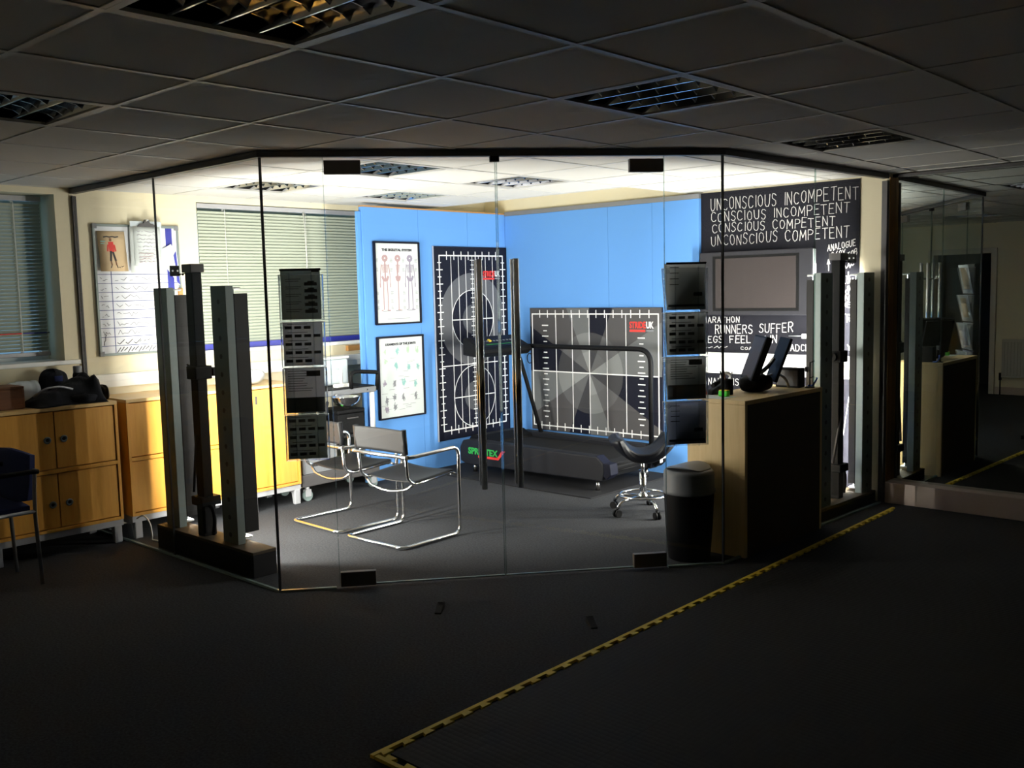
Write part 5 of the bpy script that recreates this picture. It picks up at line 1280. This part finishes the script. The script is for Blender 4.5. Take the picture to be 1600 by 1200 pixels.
def thin_paper(name, col, through):
    m = pbr(name, col, 0.5, var=0.08); nt = m.node_tree          # paper lets some light through
    b = nt.nodes['Principled BSDF']; out = nt.nodes['Material Output']
    tr = nt.nodes.new('ShaderNodeBsdfTranslucent'); tr.inputs[0].default_value = through
    ad = nt.nodes.new('ShaderNodeMixShader'); ad.inputs[0].default_value = 0.62
    nt.links.new(b.outputs[0], ad.inputs[1]); nt.links.new(tr.outputs[0], ad.inputs[2]); nt.links.new(ad.outputs[0], out.inputs['Surface'])
    return m
INK2 = pbr('leaflet_ink', lin(58,60,64), 0.6)
slate = thin_paper('slate_leaflet', lin(120,128,130), lin(205,212,212)); slate5 = thin_paper('slate_leaflet_deep', lin(110,118,120), lin(168,176,174)); slate6 = thin_paper('slate_leaflet_pale', lin(160,164,164), lin(246,248,248)); slate3 = thin_paper('grey_leaflet', lin(150,152,154), lin(222,224,228)); slate4 = thin_paper('blue_grey_leaflet', lin(130,138,152), lin(205,210,226))
rack('tall clear acrylic leaflet rack hung on the glass in front of the chrome chairs', 0.075, 0.280, [1.730, 1.452, 1.207, 0.955], 0.706, 1,
     [('darkest leaflet in the rack by the chairs, topmost pocket', slate5, 'list'), ('leaflet with rows of shoes, second pocket of the rack by the chairs', slate3, 'shoes'),
      ('leaflet with a dark photo, third pocket of the rack by the chairs', slate3, 'photo'), ('leaflet with rows of small pictures, lowest pocket of the rack by the chairs', slate5, 'shoes')], None)
rack('tall clear acrylic leaflet rack hung on the glass above the bin', 2.172, 2.395, [1.722, 1.448, 1.197, 0.945], 0.690, 2,
     [('dark-topped leaflet in the rack above the bin, topmost pocket', slate6, 'plain'), ('leaflet with rows of shoes, second pocket of the rack above the bin', slate6, 'shoes'),
      ('leaflet with a dark photo, third pocket of the rack above the bin', slate6, 'photo'), ('plain slate leaflet in the lowest pocket of the rack above the bin', slate4, 'plain')],
     ['tan-printed leaflet facing inward in the topmost pocket, seen in the mirror', 'tan-printed leaflet facing inward in the second pocket, seen in the mirror',
      'pale leaflet facing inward in the third pocket, seen in the mirror', 'pale leaflet facing inward in the lowest pocket, seen in the mirror'])

# ------------------------------------------------------------------ wheeled equipment trolley
t = thing('equipment_trolley', 'grey wheeled trolley with a black push handle between the cabinets and the blue board', 'trolley', (-6.30, 4.64, 0))
MB().box(-6.50, -6.115, 4.262, 5.02, 0.115, 0.21).build('base_tray', M['darkmetal'], t, 0.006)
MB().box(-6.48, -6.125, 4.285, 4.60, 0.2105, 0.44).build('cupboard', M['grey'], t, 0.004)
MB().box(-6.50, -6.115, 4.262, 5.02, 0.445, 0.47).build('shelf', M['leather'], t, 0.004)
MB().box(-6.50, -6.12, 4.40, 5.02, 0.79, 0.835).build('top_tray', M['grey'], t, 0.006)
MB().box(-6.49, -6.13, 4.41, 5.01, 0.8355, 0.845).build('tray_liner', M['black'], t)
for x in (-6.14, -6.47):
    MB().cyl((x, 4.985, 0.47), (x, 4.985, 0.79), 0.021, n=16).build('post', M['white'], t)
    MB().cyl((x, 4.44, 0.47), (x, 4.44, 0.79), 0.012, n=12).build('post', M['steel'], t)
MB().tube(fillet([(-6.13, 4.77, 0.83), (-6.13, 4.77, 0.955), (-6.13, 4.83, 0.968), (-6.13, 5.05, 0.945), (-6.13, 5.03, 0.80)], 0.03), 0.017, 12).build('push_handle', M['black'], t)
MB().cyl((-6.112, 4.92, 0.815), (-6.118, 4.92, 0.815), 0.006, n=10).build('knob', M['chrome'], t)
for x in (-6.15, -6.46):
    for y in (4.32, 4.97):
        cs = MB().cyl((x, y, 0.085), (x, y, 0.115), 0.018, n=14).box(x-0.018, x-0.014, y-0.025, y+0.025, 0.035, 0.09).box(x+0.014, x+0.018, y-0.025, y+0.025, 0.035, 0.09).build('castor', M['lightgrey'], t)
        MB().cyl((x-0.012, y, 0.042), (x+0.012, y, 0.042), 0.042, n=24).build('wheel', M['tyre'], cs)
t = thing('steel_bowl', 'shiny steel bowl hanging at the edge of the trolley top', 'bowl', (-6.19, 4.62, 0.79))
MB().lathe([(0.03, -0.075), (0.07, -0.065), (0.10, -0.035), (0.115, 0.0), (0.118, 0.004), (0.108, 0.0), (0.07, -0.055), (0.001, -0.065)], (-5.985, 4.60, 0.795), 36).build('body', M['chrome'], t)
MB().tube([(-6.098, 4.60, 0.80), (-6.119, 4.60, 0.80)], 0.008).build('bracket', M['steel'], t)
t = thing('white_instrument', 'small white upright instrument clamped on the trolley top', 'instrument', (-6.20, 4.73, 0.845))
MB().cyl((-6.20, 4.73, 0.846), (-6.20, 4.73, 1.02), 0.012, n=14).build('stem', M['white'], t)
MB().box(-6.225, -6.175, 4.66, 4.80, 0.846, 0.875).build('foot', M['white'], t, 0.006)
MB().box(-6.215, -6.185, 4.685, 4.735, 0.955, 0.985).build('arm', M['white'], t, 0.006)
t = thing('equipment_case', 'black hard case standing on the trolley shelf', 'case', (-6.25, 4.76, 0.47))
MB().box(-6.42, -6.14, 4.64, 4.90, 0.4705, 0.635).build('body', M['black'], t, 0.008)
MB().box(-6.425, -6.135, 4.635, 4.905, 0.636, 0.668).build('lid', M['black'], t, 0.008)
MB().tube(fillet([(-6.133, 4.72, 0.60), (-6.118, 4.72, 0.60), (-6.118, 4.82, 0.60), (-6.133, 4.82, 0.60)], 0.01), 0.006).build('handle', M['darkmetal'], t)
t = thing('green_pouch', 'bright green pouch at the edge of the trolley shelf', 'pouch', (-6.135, 4.71, 0.47))
MB().grid(bag_fn(-6.128, 4.60, 0.4705, 0.012, 0.05, 0.06, 71), 16, 8).build('body', M['limegreen'], t)
t = thing('dark_equipment', 'black folded instrument resting behind the steel bowl on the trolley shelf', 'instrument', (-6.35, 4.52, 0.47))
MB().prism([(4.45, 0.4705), (4.61, 0.4705), (4.60, 0.66), (4.53, 0.72), (4.47, 0.70)], -6.40, -6.24, Matrix(((0,0,1,0),(1,0,0,0),(0,1,0,0),(0,0,0,1)))).build('body', M['black'], t, 0.01)
MB().tube([(-6.24, 4.50, 0.50), (-6.20, 4.55, 0.62), (-6.22, 4.60, 0.74)], 0.012).build('hose', M['darkmetal'], t)

# ------------------------------------------------------------------ black rubber flooring with the yellow edging
YX = -2.535
mt = MB(); n = 8; s_ = 0.60; rs = random.Random(1)
YM0 = 1.99; y = YM0
tl = MB().box(YX+0.05, X1-0.05, YM0+0.05, YA-0.15, 0.0, 0.012)
fl = tl.build('rubber_flooring', M['matt']); tag(fl, 'black studded rubber flooring of the training area beside the glass room', 'flooring')
def stud_bump(mat):
    nt = mat.node_tree; b = nt.nodes['Principled BSDF']
    tc = nt.nodes.new('ShaderNodeTexCoord'); vo = nt.nodes.new('ShaderNodeTexVoronoi'); vo.inputs['Scale'].default_value = 38; vo.inputs['Randomness'].default_value = 0.0
    bp = nt.nodes.new('ShaderNodeBump'); bp.inputs['Strength'].default_value = 0.55; bp.inputs['Distance'].default_value = 0.006; bp.invert = True
    nt.links.new(tc.outputs['Object'], vo.inputs['Vector']); nt.links.new(vo.outputs['Distance'], bp.inputs['Height']); nt.links.new(bp.outputs[0], b.inputs['Normal'])
stud_bump(M['matt'])
MB().box(YX+0.62, YX+0.624, YM0+0.06, YA-0.16, 0.012, 0.0123).box(YX+1.82, YX+1.824, YM0+0.06, YA-0.16, 0.012, 0.0123).build('seam', M['black'], fl)
ED = Matrix(((0, 1, 0, YX), (1, 0, 0, YM0), (0, 0, 1, 0), (0, 0, 0, 1)))
eb = thing('yellow_edging', 'yellow interlocking edge strip round the black rubber flooring', 'edging', (YX, YM0, 0))
def toothed(u0, u1, Mx):
    m = MB(); p = 0.098; u = u0
    m.prism([(u0, 0.0), (u1, 0.0), (u1, 0.018), (u0, 0.018)], 0.0, 0.0125, Mx)
    while u+p <= u1:
        m.prism([(u+0.034, 0.018), (u+0.066, 0.018), (u+0.074, 0.040), (u+0.026, 0.040)], 0.0, 0.0128, Mx); u += p
    return m
k = 0; y = 0.0
while y < YA-0.17-YM0:
    y1 = min(y+0.985, YA-0.17-YM0)
    toothed(y, y1-0.002, ED).build('edge_tooth_strip', M['yellow'], eb); y = y1
x = 0.024
while x < 3.0:
    toothed(x, x+0.983, basis(V(YX, YM0, 0), V(1, 0, 0), V(0, 1, 0))).build('edge_tooth_strip', M['yellow'], eb); x += 0.985

# small wedges on the hall carpet
def wedge(label, x, y, rz):
    t = thing('door_wedge', label, 'door wedge', (x, y, 0), rz, 'small black wedges on the carpet')
    MB().prism([(-0.05, 0.0), (0.05, 0.0), (0.05, 0.035), (0.035, 0.035), (-0.05, 0.008)], -0.017, 0.017, XZ).build('body', M['rubber'], t, 0.002, world=False)
    MB().box(0.02, 0.048, -0.012, 0.012, 0.036, 0.040).build('grip', M['black'], t, 0.001, world=False)
wedge('small black wedge on the carpet before the door by the chairs', -3.46, 3.19, 2.2)
wedge('small black wedge on the carpet close to the yellow edging', -2.74, 3.50, 2.5)
bpy.context.view_layer.update()
